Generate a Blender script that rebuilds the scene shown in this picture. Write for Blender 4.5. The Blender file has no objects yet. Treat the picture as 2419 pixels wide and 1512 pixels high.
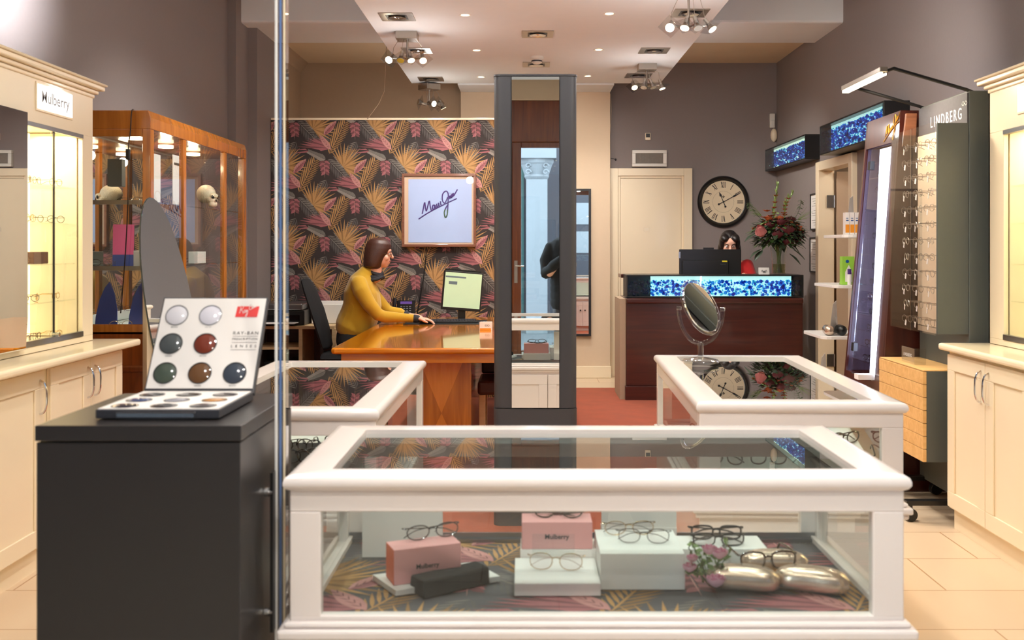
import bpy, math, random
from mathutils import Vector, Matrix, Euler
PI = math.pi
R = math.radians
V = Vector
random.seed(11)
sc = bpy.context.scene
C = sc.collection
# ------------------------------------------------------------------ camera
F, VX, VY, H = 2352.0, 1240.0, 583.0, 1.37      # focal length in px, vanishing point, eye height
cd = bpy.data.cameras.new('camera')
cam = bpy.data.objects.new('camera', cd)
C.objects.link(cam)
cam.location = (0, 0, H)
cam.rotation_euler = (R(90), 0, 0)
cd.sensor_width = 36.0
cd.lens = 35.0
cd.shift_x = -(VX - 1209.5) / 2419
cd.shift_y = (VY - 756) / 2419
cd.clip_start = 0.02
cd.dof.use_dof = True
cd.dof.focus_distance = 8.0
cd.dof.aperture_fstop = 5.0
sc.camera = cam
# ------------------------------------------------------------------ view and world
sc.view_settings.view_transform = 'Standard'
sc.view_settings.look = 'None'
sc.view_settings.gamma = 1.0
sc.view_settings.use_curve_mapping = False
sc.view_settings.exposure = 0.0
w = bpy.data.worlds.new('world')
sc.world = w
w.use_nodes = True
bg = w.node_tree.nodes['Background']
bg.inputs[0].default_value = (0.72, 0.86, 1.0, 1)
bg.inputs[1].default_value = 15
cy = sc.cycles
cy.use_denoising = True
cy.max_bounces = 12
cy.transparent_max_bounces = 24
cy.glossy_bounces = 6
cy.diffuse_bounces = 5
cy.caustics_reflective = False
cy.caustics_refractive = False
cy.sample_clamp_indirect = 6.0


def lamp(name, kind, loc, energy, col=(1, .72, .45), size=.1, target=None, angle=60, blend=.6, shape='DISK', sy=None):
    ld = bpy.data.lights.new(name, kind)
    ld.energy = energy
    ld.color = col
    if kind == 'AREA':
        ld.shape = shape
        ld.size = size
        if sy: ld.size_y = sy
    elif kind == 'SPOT':
        ld.spot_size = R(angle)
        ld.spot_blend = blend
        ld.shadow_soft_size = size
    else:
        ld.shadow_soft_size = size
    o = bpy.data.objects.new(name, ld)
    C.objects.link(o)
    o.location = loc
    if target is not None:
        d = V(target) - V(loc)
        o.rotation_euler = d.to_track_quat('-Z', 'Y').to_euler()
    return o


WARM = (1, .95, .88)
# daylight through the shop front behind the camera (a portal guides the sky light)
for px0, px1 in ((-2.0, -.2), (-.05, .75), (.95, 2.5)):
    po = lamp('window_portal', 'AREA', ((px0 + px1) / 2, -1.12, 1.55), 1, (1, 1, 1), px1 - px0, ((px0 + px1) / 2, 5, 1.55), shape='RECTANGLE', sy=2.4)
    po.data.cycles.is_portal = True
# beams of raft downlights; first six in view, the rest added without fixtures
DL = [(-.42, 7.0), (.59, 6.96), (-.40, 8.25), (.61, 8.23), (-.42, 9.55), (.60, 9.5),
      (-.42, 5.7), (.60, 5.7), (-.42, 4.4), (.60, 4.4), (-.42, 3.0), (.60, 3.0), (-.42, 1.6), (.60, 1.6), (-.42, .3), (.60, .3)]
for dx, dy in DL:
    lamp('downlight_beam', 'SPOT', (dx, dy, 2.97), 80 if dy > 6 else 62 if dy > 4 else 46, WARM, .04, (dx, dy, 0), angle=125, blend=.9)
# front spots are unseen, added to brighten; rear ones carry the clusters' light
for loc, tg, e, an, col in (((-1.55, 4.1, 2.9), (-2.45, 4.52, 2.74), 400, 60, (.93, .95, 1)), ((1.2, 3.4, 2.9), (2.4, 4.3, .6), 95, 75, WARM),
                            ((-1.0, 2.6, 2.9), (-2.1, 4.3, .5), 95, 75, WARM), ((1.2, 5.2, 2.9), (2.67, 7.0, 2.2), 130, 80, WARM),
                            ((.2, 1.0, 2.9), (.2, 2.6, .8), 125, 60, WARM), ((-.9, 7.6, 2.75), (-1.3, 9.0, 1.5), 95, 95, WARM), ((-.3, 7.6, 2.75), (-.3, 9.0, 2.0), 45, 90, WARM),
                            ((1.25, 8.0, 2.75), (1.9, 10.5, 1.6), 36, 80, WARM), ((1.0, 8.6, 2.75), (2.6, 9.6, 1.4), 110, 80, WARM), ((.7, 8.9, 2.8), (.4, 10.4, 1.8), 46, 90, WARM),
                            ((.9, 6.6, 2.75), (2.0, 5.7, 1.2), 110, 75, WARM), ((-.8, 5.6, 2.9), (-2.0, 6.2, 1.5), 150, 80, WARM)):
    lamp('spot_beam', 'SPOT', loc, e, col, .05, tg, angle=an, blend=1)


# neutral fill: four at the visible clusters, the rest added without fixtures
for loc, e in (((-.86, 7.35, 2.66), 13), ((-.95, 9.55, 2.66), 9), ((1.1, 8.55, 2.66), 11), ((1.02, 6.05, 2.64), 24), ((-.9, 5.4, 2.6), 26), ((1.0, 4.2, 2.6), 24), ((-.9, 3.6, 2.6), 24), ((1.0, 2.2, 2.6), 22), ((-.9, 1.6, 2.6), 22)):
    lamp('spill_fill', 'POINT', (loc[0], loc[1], loc[2] - .14), e * .58, (1, .95, .92), .06)


# ------------------------------------------------------------------ materials
def s(r, g, b):
    f = lambda c: (c / 255 / 12.92) if c / 255 <= .04045 else ((c / 255 + .055) / 1.055) ** 2.4
    return (f(r), f(g), f(b), 1)


M = {}


def mat(name, col, rough=.5, metal=0, var=.06, scale=12, bump=0, emit=None, es=0, spec=.5, coat=0, trans=0, alpha=None, sheen=0):
    m = bpy.data.materials.new(name)
    m.use_nodes = True
    nt = m.node_tree
    p = nt.nodes['Principled BSDF']
    p.inputs['Roughness'].default_value = rough
    p.inputs['Metallic'].default_value = metal
    p.inputs['Specular IOR Level'].default_value = spec
    p.inputs['Coat Weight'].default_value = coat
    p.inputs['Coat Roughness'].default_value = .06
    p.inputs['Transmission Weight'].default_value = trans
    p.inputs['Sheen Weight'].default_value = sheen
    tc = nt.nodes.new('ShaderNodeTexCoord')
    no = nt.nodes.new('ShaderNodeTexNoise')
    no.inputs['Scale'].default_value = scale
    no.inputs['Detail'].default_value = 4
    nt.links.new(tc.outputs['Object'], no.inputs['Vector'])
    mx = nt.nodes.new('ShaderNodeMix')
    mx.data_type = 'RGBA'
    c = s(*col)
    k = 1 - var
    k2 = 1 + var
    mx.inputs['A'].default_value = (c[0] * k, c[1] * k, c[2] * k, 1)
    mx.inputs['B'].default_value = (min(1, c[0] * k2), min(1, c[1] * k2), min(1, c[2] * k2), 1)
    nt.links.new(no.outputs['Fac'], mx.inputs['Factor'])
    nt.links.new(mx.outputs['Result'], p.inputs['Base Color'])
    if bump:
        b = nt.nodes.new('ShaderNodeBump')
        b.inputs['Strength'].default_value = bump
        b.inputs['Distance'].default_value = .002
        nt.links.new(no.outputs['Fac'], b.inputs['Height'])
        nt.links.new(b.outputs['Normal'], p.inputs['Normal'])
    if es:
        p.inputs['Emission Color'].default_value = s(*(emit or col))
        p.inputs['Emission Strength'].default_value = es
    M[name] = m
    return m


def wood(name, a, b, rough=.25, coat=.5, axis='Z', scale=3):
    m = mat(name, a, rough, coat=coat)
    nt = m.node_tree
    p = nt.nodes['Principled BSDF']
    tc = nt.nodes['Texture Coordinate']
    mp = nt.nodes.new('ShaderNodeMapping')
    st = {'X': (1, 14, 14), 'Y': (14, 1, 14), 'Z': (14, 14, 1)}[axis]
    mp.inputs['Scale'].default_value = [q * scale / 3 for q in st]
    nt.links.new(tc.outputs['Object'], mp.inputs['Vector'])
    no = nt.nodes.new('ShaderNodeTexNoise')
    no.inputs['Scale'].default_value = 2.2
    no.inputs['Detail'].default_value = 8
    no.inputs['Distortion'].default_value = .8
    nt.links.new(mp.outputs['Vector'], no.inputs['Vector'])
    cr = nt.nodes.new('ShaderNodeValToRGB')
    cr.color_ramp.elements[0].position = .3
    cr.color_ramp.elements[0].color = s(*a)
    cr.color_ramp.elements[1].position = .7
    cr.color_ramp.elements[1].color = s(*b)
    nt.links.new(no.outputs['Fac'], cr.inputs['Fac'])
    nt.links.new(cr.outputs['Color'], p.inputs['Base Color'])
    return m


def thin(name, tint=(255, 255, 255), dark=1.0, rough=0.0, boost=1.0):
    """thin pane: both faces' Fresnel reflection over straight transmission"""
    m = bpy.data.materials.new(name)
    m.use_nodes = True
    nt = m.node_tree
    nt.nodes.clear()
    out = nt.nodes.new('ShaderNodeOutputMaterial')
    tr = nt.nodes.new('ShaderNodeBsdfTransparent')
    c = s(*tint)
    tr.inputs[0].default_value = (c[0] * dark, c[1] * dark, c[2] * dark, 1)
    gl = nt.nodes.new('ShaderNodeBsdfGlossy')
    gl.inputs['Roughness'].default_value = rough
    gl.inputs['Color'].default_value = (1, 1, 1, 1)
    fr = nt.nodes.new('ShaderNodeFresnel')
    fr.inputs['IOR'].default_value = 1.45
    m1 = nt.nodes.new('ShaderNodeMath')
    m1.operation = 'MULTIPLY'
    m1.inputs[1].default_value = boost
    m1.use_clamp = True
    nt.links.new(fr.outputs[0], m1.inputs[0])
    mx = nt.nodes.new('ShaderNodeMixShader')
    nt.links.new(m1.outputs[0], mx.inputs[0])
    nt.links.new(tr.outputs[0], mx.inputs[1])
    nt.links.new(gl.outputs[0], mx.inputs[2])
    # the pane's far face passes everything: its reflection is already counted on the near face
    ge = nt.nodes.new('ShaderNodeNewGeometry')
    t2 = nt.nodes.new('ShaderNodeBsdfTransparent')
    m2 = nt.nodes.new('ShaderNodeMixShader')
    nt.links.new(ge.outputs['Backfacing'], m2.inputs[0])
    nt.links.new(mx.outputs[0], m2.inputs[1])
    nt.links.new(t2.outputs[0], m2.inputs[2])
    nt.links.new(m2.outputs[0], out.inputs[0])
    M[name] = m
    return m


mat('wall_taupe', (136, 126, 124), .85, var=.03, scale=40, bump=.15)
mat('wall_cream', (214, 192, 164), .8, var=.02, scale=30, bump=.1)
mat('wall_beige', (176, 152, 126), .8, var=.03, scale=30, bump=.1)
mat('ceiling_white', (230, 234, 236), .85, var=.02, scale=8)
mat('ceiling_old', (226, 208, 178), .9, var=.06, scale=3, bump=.2)
mat('cream_paint', (240, 224, 194), .32, var=.02, scale=6, coat=.15)
mat('case_paint', (242, 233, 228), .22, var=.015, scale=6, coat=.4)
mat('worktop', (244, 228, 196), .2, var=.03, scale=9, coat=.4)
mat('charcoal', (58, 58, 63), .5, var=.04, scale=60)
mat('stand_black', (40, 37, 37), .35, var=.03, scale=60, bump=.05)
mat('black', (18, 18, 19), .35, var=.05)
mat('black_gloss', (14, 14, 16), .12, var=.05)
mat('black_fabric', (20, 20, 22), .9, var=.2, scale=200, bump=.4)
mat('rack_grey', (82, 86, 82), .45, var=.04, scale=40)
mat('chrome', (225, 225, 228), .08, 1, var=.01)
mat('nickel', (178, 170, 160), .28, 1, var=.02)
mat('steel', (150, 152, 156), .3, 1, var=.02)
mat('mirror', (235, 238, 238), .01, 1, var=0)
mat('paper', (235, 230, 225), .6, var=.02)
mat('white', (240, 238, 234), .35, var=.02)
mat('white_plastic', (225, 222, 214), .4, var=.02)
mat('gold_script', (214, 160, 60), .3, .7, var=.02)
mat('ink', (30, 28, 30), .5)
mat('red_logo', (222, 34, 30), .4)
mat('pink_box', (226, 160, 158), .45, var=.02)
mat('orange_board', (236, 96, 34), .5, var=.03)
mat('gold_case', (226, 202, 180), .24, .75, var=.05, scale=60, bump=.05)
mat('wire_gold', (196, 160, 110), .2, 1)
mat('wire_dark', (58, 48, 44), .3, .6)
mat('frame_black', (14, 13, 15), .12, coat=.5)
mat('frame_tort', (62, 38, 24), .12, var=.5, scale=90, coat=.5)
mat('frame_clear', (210, 190, 180), .1, coat=.5)
mat('led', (255, 240, 215), emit=(255, 232, 196), es=9)
mat('led_cool', (235, 235, 255), emit=(220, 224, 255), es=4.5)
mat('bulb', (255, 250, 240), emit=(255, 240, 215), es=45)
mat('bulb_dim', (255, 250, 240), emit=(255, 236, 190), es=3)
mat('downlight_glow', (255, 240, 200), emit=(255, 232, 170), es=9)
mat('panel_glow', (255, 240, 205), emit=(255, 230, 180), es=1.8)
mat('sign_glow', (255, 255, 255), emit=(255, 252, 248), es=1.35)
mat('refraction_blue', (96, 126, 178), .3)
mat('skin', (226, 172, 148), .5, var=.04, scale=30)
mat('hair_brown', (66, 36, 26), .42, var=.25, scale=120, bump=.5)
mat('hair_dark', (24, 17, 15), .4, var=.25, scale=120, bump=.5)
mat('mustard', (190, 148, 20), .85, var=.10, scale=300, bump=.5, sheen=.3)
mat('red_knit', (186, 20, 22), .85, var=.1, scale=300, bump=.5, sheen=.3)
mat('scarf', (40, 40, 46), .8, var=.7, scale=60)
mat('leaf', (64, 92, 44), .5, var=.3, scale=40)
mat('leaf_pale', (122, 146, 84), .5, var=.25, scale=40)
mat('leaf_dark', (34, 52, 32), .5, var=.3, scale=40)
mat('bloom_red', (84, 24, 34), .7, var=.3, scale=90)
mat('bloom_orange', (178, 88, 48), .6, var=.3, scale=60)
mat('bloom_protea', (192, 118, 116), .6, var=.2, scale=60)
mat('sign_letter', (176, 178, 182), .5)
mat('rose_crease', (226, 150, 176), .6, var=.1, scale=60)
mat('rose', (246, 196, 212), .6, var=.10, scale=60)
mat('sticker', (30, 84, 150), .4)
mat('tile_teal', (10, 50, 48), .5)
mat('stone', (96, 100, 104), .8, var=.06, bump=.2)
mat('facade', (26, 24, 32), .7, var=.1)
mat('pavement', (64, 66, 70), .8, var=.08, bump=.2)
mat('carpet', (150, 60, 16), .95, var=.28, scale=7, bump=.5, sheen=.2)
mat('screen_green', (180, 205, 170), .3, emit=(176, 204, 166), es=.48)
mat('screen_grey', (90, 104, 108), .3, emit=(90, 104, 110), es=.5)
mat('sign_blue', (150, 168, 200), .4, emit=(186, 206, 240), es=.42)
mat('sign_mat', (220, 196, 168), .5, var=.02)
mat('skull', (225, 212, 186), .35, var=.25, scale=120, bump=1.0)
mat('sticker_yellow', (220, 200, 40), .5)
mat('orange_print', (236, 150, 40), .5)
mat('green_print', (150, 205, 70), .5)
mat('purple', (70, 40, 120), .4)
mat('blue_card', (44, 62, 130), .5)
mat('clock_face', (222, 204, 172), .6, var=.03, scale=8)
mat('water', (190, 190, 140), .1)
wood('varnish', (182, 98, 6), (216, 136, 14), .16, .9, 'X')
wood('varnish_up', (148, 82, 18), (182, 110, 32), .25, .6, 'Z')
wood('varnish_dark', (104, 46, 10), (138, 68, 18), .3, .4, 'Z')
wood('inlay', (186, 112, 36), (204, 130, 50), .25, .5, 'Z')
wood('mahogany', (58, 20, 16), (78, 32, 24), .3, .35, 'X')
wood('mahogany_up', (54, 20, 16), (74, 32, 24), .28, .5, 'Z')
wood('tower_lining', (62, 52, 66), (84, 72, 88), .3, .3, 'Z')
wood('oak', (214, 166, 100), (232, 188, 124), .45, .1, 'X')
wood('shop_door', (96, 44, 16), (128, 64, 24), .3, .4, 'Z')
wood('frame_wood', (104, 60, 38), (126, 78, 52), .4, .2, 'X')
wood('pale_wood', (200, 168, 124), (216, 186, 142), .5, 0, 'X')
thin('glass', (246, 251, 249), .98, 0, 1.4)
thin('glass_top', (214, 230, 228), .92, 0, 1.9)
thin('acrylic', (250, 250, 250), .97, 0, 1.3)
thin('lens', (250, 246, 246), .96, 0, 1.4)
thin('acrylic_thick', (238, 240, 242), .90, 0, 2.6)
thin('bead_blue', (40, 140, 225), 1, .1, 1.2)
thin('bead_deep', (12, 90, 200), 1, .1, 1.2)
thin('bead_cyan', (70, 190, 220), 1, .1, 1.2)
thin('bead_clear', (170, 230, 238), 1, .1, 1.2)
M['bead_light'] = mat('bead_light', (230, 245, 235), emit=(170, 230, 232), es=1.2)
M['bead_light_warm'] = mat('bead_light_warm', (240, 240, 200), emit=(200, 236, 215), es=1.5)

# floor tiles: 600 x 400 mm, half bond
m = mat('tiles', (232, 196, 152), .35, coat=.1)
nt = m.node_tree
p = nt.nodes['Principled BSDF']
geo = nt.nodes.new('ShaderNodeNewGeometry')
mp = nt.nodes.new('ShaderNodeMapping')
mp.inputs['Location'].default_value = (.6 * 5 - 1.89, .405 * 20 - 3.968, 0)
nt.links.new(geo.outputs['Position'], mp.inputs['Vector'])
bt = nt.nodes.new('ShaderNodeTexBrick')
bt.offset = .5
bt.inputs['Color1'].default_value = s(214, 190, 160)
bt.inputs['Color2'].default_value = s(206, 182, 152)
bt.inputs['Mortar'].default_value = s(168, 130, 92)
bt.inputs['Scale'].default_value = 1
bt.inputs['Mortar Size'].default_value = .0035
bt.inputs['Brick Width'].default_value = .62
bt.inputs['Row Height'].default_value = .405
nt.links.new(mp.outputs['Vector'], bt.inputs['Vector'])
nt.links.new(bt.outputs['Color'], p.inputs['Base Color'])
# wallpaper colours
for n, c in (('wp_ground', (44, 35, 33)), ('wp_gold', (170, 128, 78)), ('wp_gold_dark', (138, 102, 60)), ('wp_grey', (112, 106, 100)),
             ('wp_grey_dark', (84, 80, 78)), ('wp_pink', (148, 88, 92)), ('wp_pink_light', (180, 126, 122)), ('wp_pink_dark', (108, 62, 66)),
             ('wp_ground2', (78, 76, 80)), ('wp_silver', (140, 132, 124))):
    mat(n, c, .75, var=.14, scale=50, coat=0)

# ------------------------------------------------------------------ mesh building
ORG = {}


class MB:
    def __init__(self):
        self.v, self.f, self.mi, self.cur = [], [], [], 0
        self.T = None

    def add(self, vs, fs, mi=None):
        n = len(self.v)
        if self.T is not None: vs = [self.T @ V(q) for q in vs]
        self.v += [tuple(q) for q in vs]
        self.f += [tuple(i + n for i in q) for q in fs]
        self.mi += [self.cur if mi is None else mi] * len(fs)
        return self

    def box(self, x0, x1, y0, y1, z0, z1, mi=None):
        return self.add([(x, y, z) for z in (z0, z1) for y in (y0, y1) for x in (x0, x1)],
                        [(0, 2, 3, 1), (4, 5, 7, 6), (0, 1, 5, 4), (2, 6, 7, 3), (0, 4, 6, 2), (1, 3, 7, 5)], mi)

    def prism(self, poly, plane, a, b, mi=None):
        """poly of 2D points, extruded from a to b along the axis missing from plane"""
        f = {'xy': lambda p, t: (p[0], p[1], t), 'xz': lambda p, t: (p[0], t, p[1]), 'yz': lambda p, t: (t, p[0], p[1])}[plane]
        n = len(poly)
        return self.add([f(q, a) for q in poly] + [f(q, b) for q in poly],
                        [tuple(range(n))[::-1], tuple(range(n, 2 * n))] + [(i, (i + 1) % n, n + (i + 1) % n, n + i) for i in range(n)], mi)

    def slab(self, o, u, v, n, poly, t, mi=None):
        """flat plate: 2D poly on the plane o,u,v given thickness t along n"""
        o, u, v, n = V(o), V(u), V(v), V(n)
        k = len(poly)
        a = [o + u * q[0] + v * q[1] for q in poly]
        b = [q + n * t for q in a]
        return self.add(a + b, [tuple(range(k)), tuple(range(k, 2 * k))[::-1]] + [(i, k + i, k + (i + 1) % k, (i + 1) % k) for i in range(k)], mi)

    def ring(self, rings, closed=False, cap=True, mi=None):
        n = len(rings[0])
        k = len(rings)
        fs = []
        for i in range(k if closed else k - 1):
            a, b = i * n, ((i + 1) % k) * n
            fs += [(a + j, a + (j + 1) % n, b + (j + 1) % n, b + j) for j in range(n)]
        if cap and not closed:
            fs += [tuple(range(n))[::-1], tuple(range((k - 1) * n, k * n))]
        return self.add([q for r in rings for q in r], fs, mi)

    def tube(self, pts, r, n=8, closed=False, mi=None, flat=1.0, side=None):
        pts = [V(q) for q in pts]
        k = len(pts)
        rr = r if isinstance(r, (list, tuple)) else [r] * k
        rings = []
        ref = None
        for i, q in enumerate(pts):
            a = pts[(i - 1) % k] if (closed or i > 0) else q
            b = pts[(i + 1) % k] if (closed or i < k - 1) else q
            t = (b - a)
            t = t.normalized() if t.length > 1e-9 else V((0, 0, 1))
            if side is not None:
                ref = V(side)
            elif ref is None:
                ref = V((0, 0, 1)) if abs(t.z) < .9 else V((1, 0, 0))
            u = (ref - t * ref.dot(t))
            u = u.normalized() if u.length > 1e-6 else t.orthogonal().normalized()
            w_ = t.cross(u)
            ref = u if side is None else ref
            rings.append([q + u * rr[i] * math.cos(2 * PI * j / n) + w_ * rr[i] * flat * math.sin(2 * PI * j / n) for j in range(n)])
        return self.ring(rings, closed, mi=mi)

    def cyl(self, a, b, r, r2=None, n=20, mi=None):
        return self.tube([a, b], [r, r if r2 is None else r2], n, mi=mi)

    def lathe(self, prof, c=(0, 0, 0), n=24, mi=None, ax=None):
        c = V(c)
        q = ax.to_track_quat('Z', 'Y') if ax is not None else None
        rings = []
        for r, z in prof:
            rg = [V((max(r, 1e-5) * math.cos(2 * PI * j / n), max(r, 1e-5) * math.sin(2 * PI * j / n), z)) for j in range(n)]
            rings.append([c + (q @ p_ if q else p_) for p_ in rg])
        return self.ring(rings, closed=prof[0][0] > .001 and prof[-1][0] > .001, mi=mi)

    def ell(self, c, rx, ry, rz, n=16, k=10, mi=None, rot=None):
        c = V(c)
        rings = []
        for i in range(k + 1):
            a = -PI / 2 + PI * i / k
            rg = [V((rx * max(math.cos(a), 1e-4) * math.cos(2 * PI * j / n), ry * max(math.cos(a), 1e-4) * math.sin(2 * PI * j / n), rz * math.sin(a))) for j in range(n)]
            rings.append([c + (rot @ q if rot is not None else q) for q in rg])
        return self.ring(rings, mi=mi)

    def limb(self, pts, side=(0, 1, 0), n=14, mi=None):
        """pts: (x, y, z, r_side, r_other); rounded ends"""
        P = [(V(q[:3]), q[3], q[4] if len(q) > 4 else q[3]) for q in pts]
        S = V(side)
        t0 = (P[0][0] - P[1][0]).normalized()
        t1 = (P[-1][0] - P[-2][0]).normalized()
        ext = []
        for a in (80, 55, 28):
            ext.append((P[0][0] + t0 * P[0][2] * .8 * math.sin(R(a)), P[0][1] * math.cos(R(a)), P[0][2] * math.cos(R(a))))
        end = []
        for a in (28, 55, 80):
            end.append((P[-1][0] + t1 * P[-1][2] * .8 * math.sin(R(a)), P[-1][1] * math.cos(R(a)), P[-1][2] * math.cos(R(a))))
        P = ext + P + end
        rings = []
        for i, (c, a, b) in enumerate(P):
            t = (P[min(i + 1, len(P) - 1)][0] - P[max(i - 1, 0)][0]).normalized()
            u = (S - t * S.dot(t))
            u = u.normalized() if u.length > 1e-6 else t.orthogonal().normalized()
            w_ = t.cross(u)
            rings.append([c + u * a * math.cos(2 * PI * j / n) + w_ * b * math.sin(2 * PI * j / n) for j in range(n)])
        return self.ring(rings, mi=mi)

    def build(self, name, mats, parent=None, bevel=0, smooth=False, remesh=0, seg=2, label=None, loc=None, angle=40):
        o0 = V(ORG.get(parent, (0, 0, 0))) if parent is not None else V(loc or (0, 0, 0))
        me = bpy.data.meshes.new(name)
        me.from_pydata([tuple(V(q) - o0) for q in self.v], [], self.f)
        mats = mats if isinstance(mats, (list, tuple)) else [mats]
        for q in mats: me.materials.append(M[q])
        if len(mats) > 1: me.polygons.foreach_set('material_index', self.mi)
        me.update()
        if smooth:
            me.polygons.foreach_set('use_smooth', [True] * len(me.polygons))
            me.set_sharp_from_angle(angle=R(angle))
        o = bpy.data.objects.new(name, me)
        C.objects.link(o)
        if parent is not None:
            o.parent = parent
            ORG[o] = tuple(o0)
        else:
            o.location = o0
            ORG[o] = tuple(o0)
        if bevel:
            md = o.modifiers.new('bevel', 'BEVEL')
            md.width = bevel
            md.segments = seg
            md.limit_method = 'ANGLE'
            md.angle_limit = R(40)
        if remesh:
            md = o.modifiers.new('remesh', 'REMESH')
            md.mode = 'VOXEL'
            md.voxel_size = remesh
            md.use_smooth_shade = True
            md = o.modifiers.new('smooth', 'SMOOTH')
            md.iterations = 4
            md.factor = .5
        if label: o['label'] = label
        return o


def tag(o, label, cat, group=None):
    o['label'] = label
    o['category'] = cat
    if group: o['group'] = group
    return o


def thing(name, label, cat, loc=(0, 0, 0), rz=0, group=None, world=False, rot=None):
    """an Empty at the thing's base; world=True means its parts are given in world coordinates"""
    o = bpy.data.objects.new(name, None)
    C.objects.link(o)
    o.empty_display_size = .05
    o.location = loc
    o.rotation_euler = rot if rot else (0, 0, rz)
    ORG[o] = tuple(loc) if world else (0, 0, 0)
    return tag(o, label, cat, group)


def struct(o):
    o['kind'] = 'structure'
    return o


KIDS = {}


def copy_tree(o, loc=None, rot=None, label=None, group=None, parent=None):
    c = o.copy()
    C.objects.link(c)
    if parent is not None: c.parent = parent
    if loc is not None: c.location = loc
    if rot is not None: c.rotation_euler = rot
    if label: c['label'] = label
    if group: c['group'] = group
    for ch in [q for q in bpy.data.objects if q.parent == o]:
        copy_tree(ch, parent=c)
    return c


def X(px, Y): return (px - VX) * Y / F
def Z(py, Y): return H + (VY - py) * Y / F
def at(px, py, Y): return V((X(px, Y), Y, Z(py, Y)))


def text_into(mb, body, o, u, v, width=None, height=None, bold=0.0, t=.0008, mi=None, space=1.0, sq=1.0):
    cu = bpy.data.curves.new('t', 'FONT')
    cu.body = body
    cu.size = 1
    cu.extrude = 0
    cu.offset = bold
    cu.space_character = space
    cu.align_x = 'CENTER'
    cu.align_y = 'CENTER'
    cu.resolution_u = 3
    ob = bpy.data.objects.new('t', cu)
    C.objects.link(ob)
    dg = bpy.context.evaluated_depsgraph_get()
    me = bpy.data.meshes.new_from_object(ob.evaluated_get(dg))
    xs = [q.co.x for q in me.vertices]
    ys = [q.co.y for q in me.vertices]
    w_, h_ = max(xs) - min(xs), max(ys) - min(ys)
    k = width / w_ if width else height / h_
    cx, cy_ = (max(xs) + min(xs)) / 2, (max(ys) + min(ys)) / 2
    o, u, v = V(o), V(u).normalized(), V(v).normalized()
    n = u.cross(v)
    vs = [o + u * (q.co.x - cx) * k + v * (q.co.y - cy_) * k * sq + n * t for q in me.vertices]
    mb.add(vs, [tuple(q.vertices) for q in me.polygons], mi)
    bpy.data.objects.remove(ob)
    bpy.data.curves.remove(cu)
    bpy.data.meshes.remove(me)
    return mb


def smooth_line(P, k=5):
    out = []
    n = len(P)
    for i in range(n - 1):
        a, b, c, d = P[max(i - 1, 0)], P[i], P[i + 1], P[min(i + 2, n - 1)]
        for j in range(k):
            t = j / k
            out.append(tuple(.5 * (2 * b[q] + (c[q] - a[q]) * t + (2 * a[q] - 5 * b[q] + 4 * c[q] - d[q]) * t * t + (3 * b[q] - a[q] - 3 * c[q] + d[q]) * t ** 3) for q in range(len(b))))
    return out + [tuple(P[-1])]


def strokes(mb, S, o, u, v, k, r, mi=None):
    o, u, v = V(o), V(u).normalized(), V(v).normalized()
    for P in S:
        Q = smooth_line(P)
        mb.tube([o + u * q[0] * k + v * q[1] * k for q in Q], r, 6, mi=mi)
    return mb


SCRIPT_MJ = [[(.02, .0), (.07, .17), (.12, .33), (.13, .15), (.15, .08), (.21, .24), (.26, .36), (.27, .2), (.29, .08)],
             [(.40, .22), (.35, .22), (.33, .13), (.37, .11), (.41, .23), (.42, .14), (.45, .15)],
             [(.46, .26), (.46, .17), (.49, .17), (.52, .28), (.53, .19), (.55, .2)], [(.58, .32), (.58, .22), (.60, .23)], [(.595, .38), (.60, .385)],
             [(.80, .42), (.70, .26), (.64, .34), (.66, .52), (.76, .60), (.82, .52), (.80, .3), (.74, -.08), (.68, -.16), (.66, -.02), (.72, .12), (.80, .22)],
             [(.86, .46), (.85, .36)], [(.875, .53), (.88, .535)], [(.90, .48), (.89, .38), (.92, .47), (.94, .50), (.93, .40), (.96, .49), (.98, .52), (.97, .44), (1.03, .52), (1.1, .62)],
             [(-.1, -.14), (.2, .02), (.6, .19), (1.06, .36)]]
SCRIPT_RB = [[(.08, .2), (.12, .62)], [(.02, .62), (.12, .74), (.24, .68), (.22, .5), (.12, .44), (.22, .36), (.30, .18)],
             [(.42, .42), (.34, .4), (.32, .26), (.38, .24), (.43, .4), (.44, .26), (.47, .3)], [(.48, .44), (.49, .3), (.54, .42), (.54, .1), (.47, -.02), (.46, .08), (.56, .28)],
             [(.6, .48), (.64, .8)], [(.58, .72), (.68, .84), (.74, .76), (.70, .66), (.76, .62), (.76, .5), (.66, .44), (.6, .48)],
             [(.86, .66), (.80, .64), (.79, .54), (.84, .54), (.87, .66), (.88, .56)], [(.9, .68), (.9, .58), (.94, .7), (.96, .6), (1.0, .66)]]


# ------------------------------------------------------------------ tropical leaf pattern
def lens_poly(x, y, a, L, wd, n=3):
    ca, sa = math.cos(a), math.sin(a)
    up, dn = [], []
    for i in range(1, n + 1):
        t = i / (n + 1)
        q = wd * math.sin(PI * t ** .8)
        up.append((x + ca * L * t - sa * q, y + sa * L * t + ca * q))
        dn.append((x + ca * L * t + sa * q, y + sa * L * t - ca * q))
    return [(x, y)] + dn + [(x + ca * L, y + sa * L)] + up[::-1]


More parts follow.
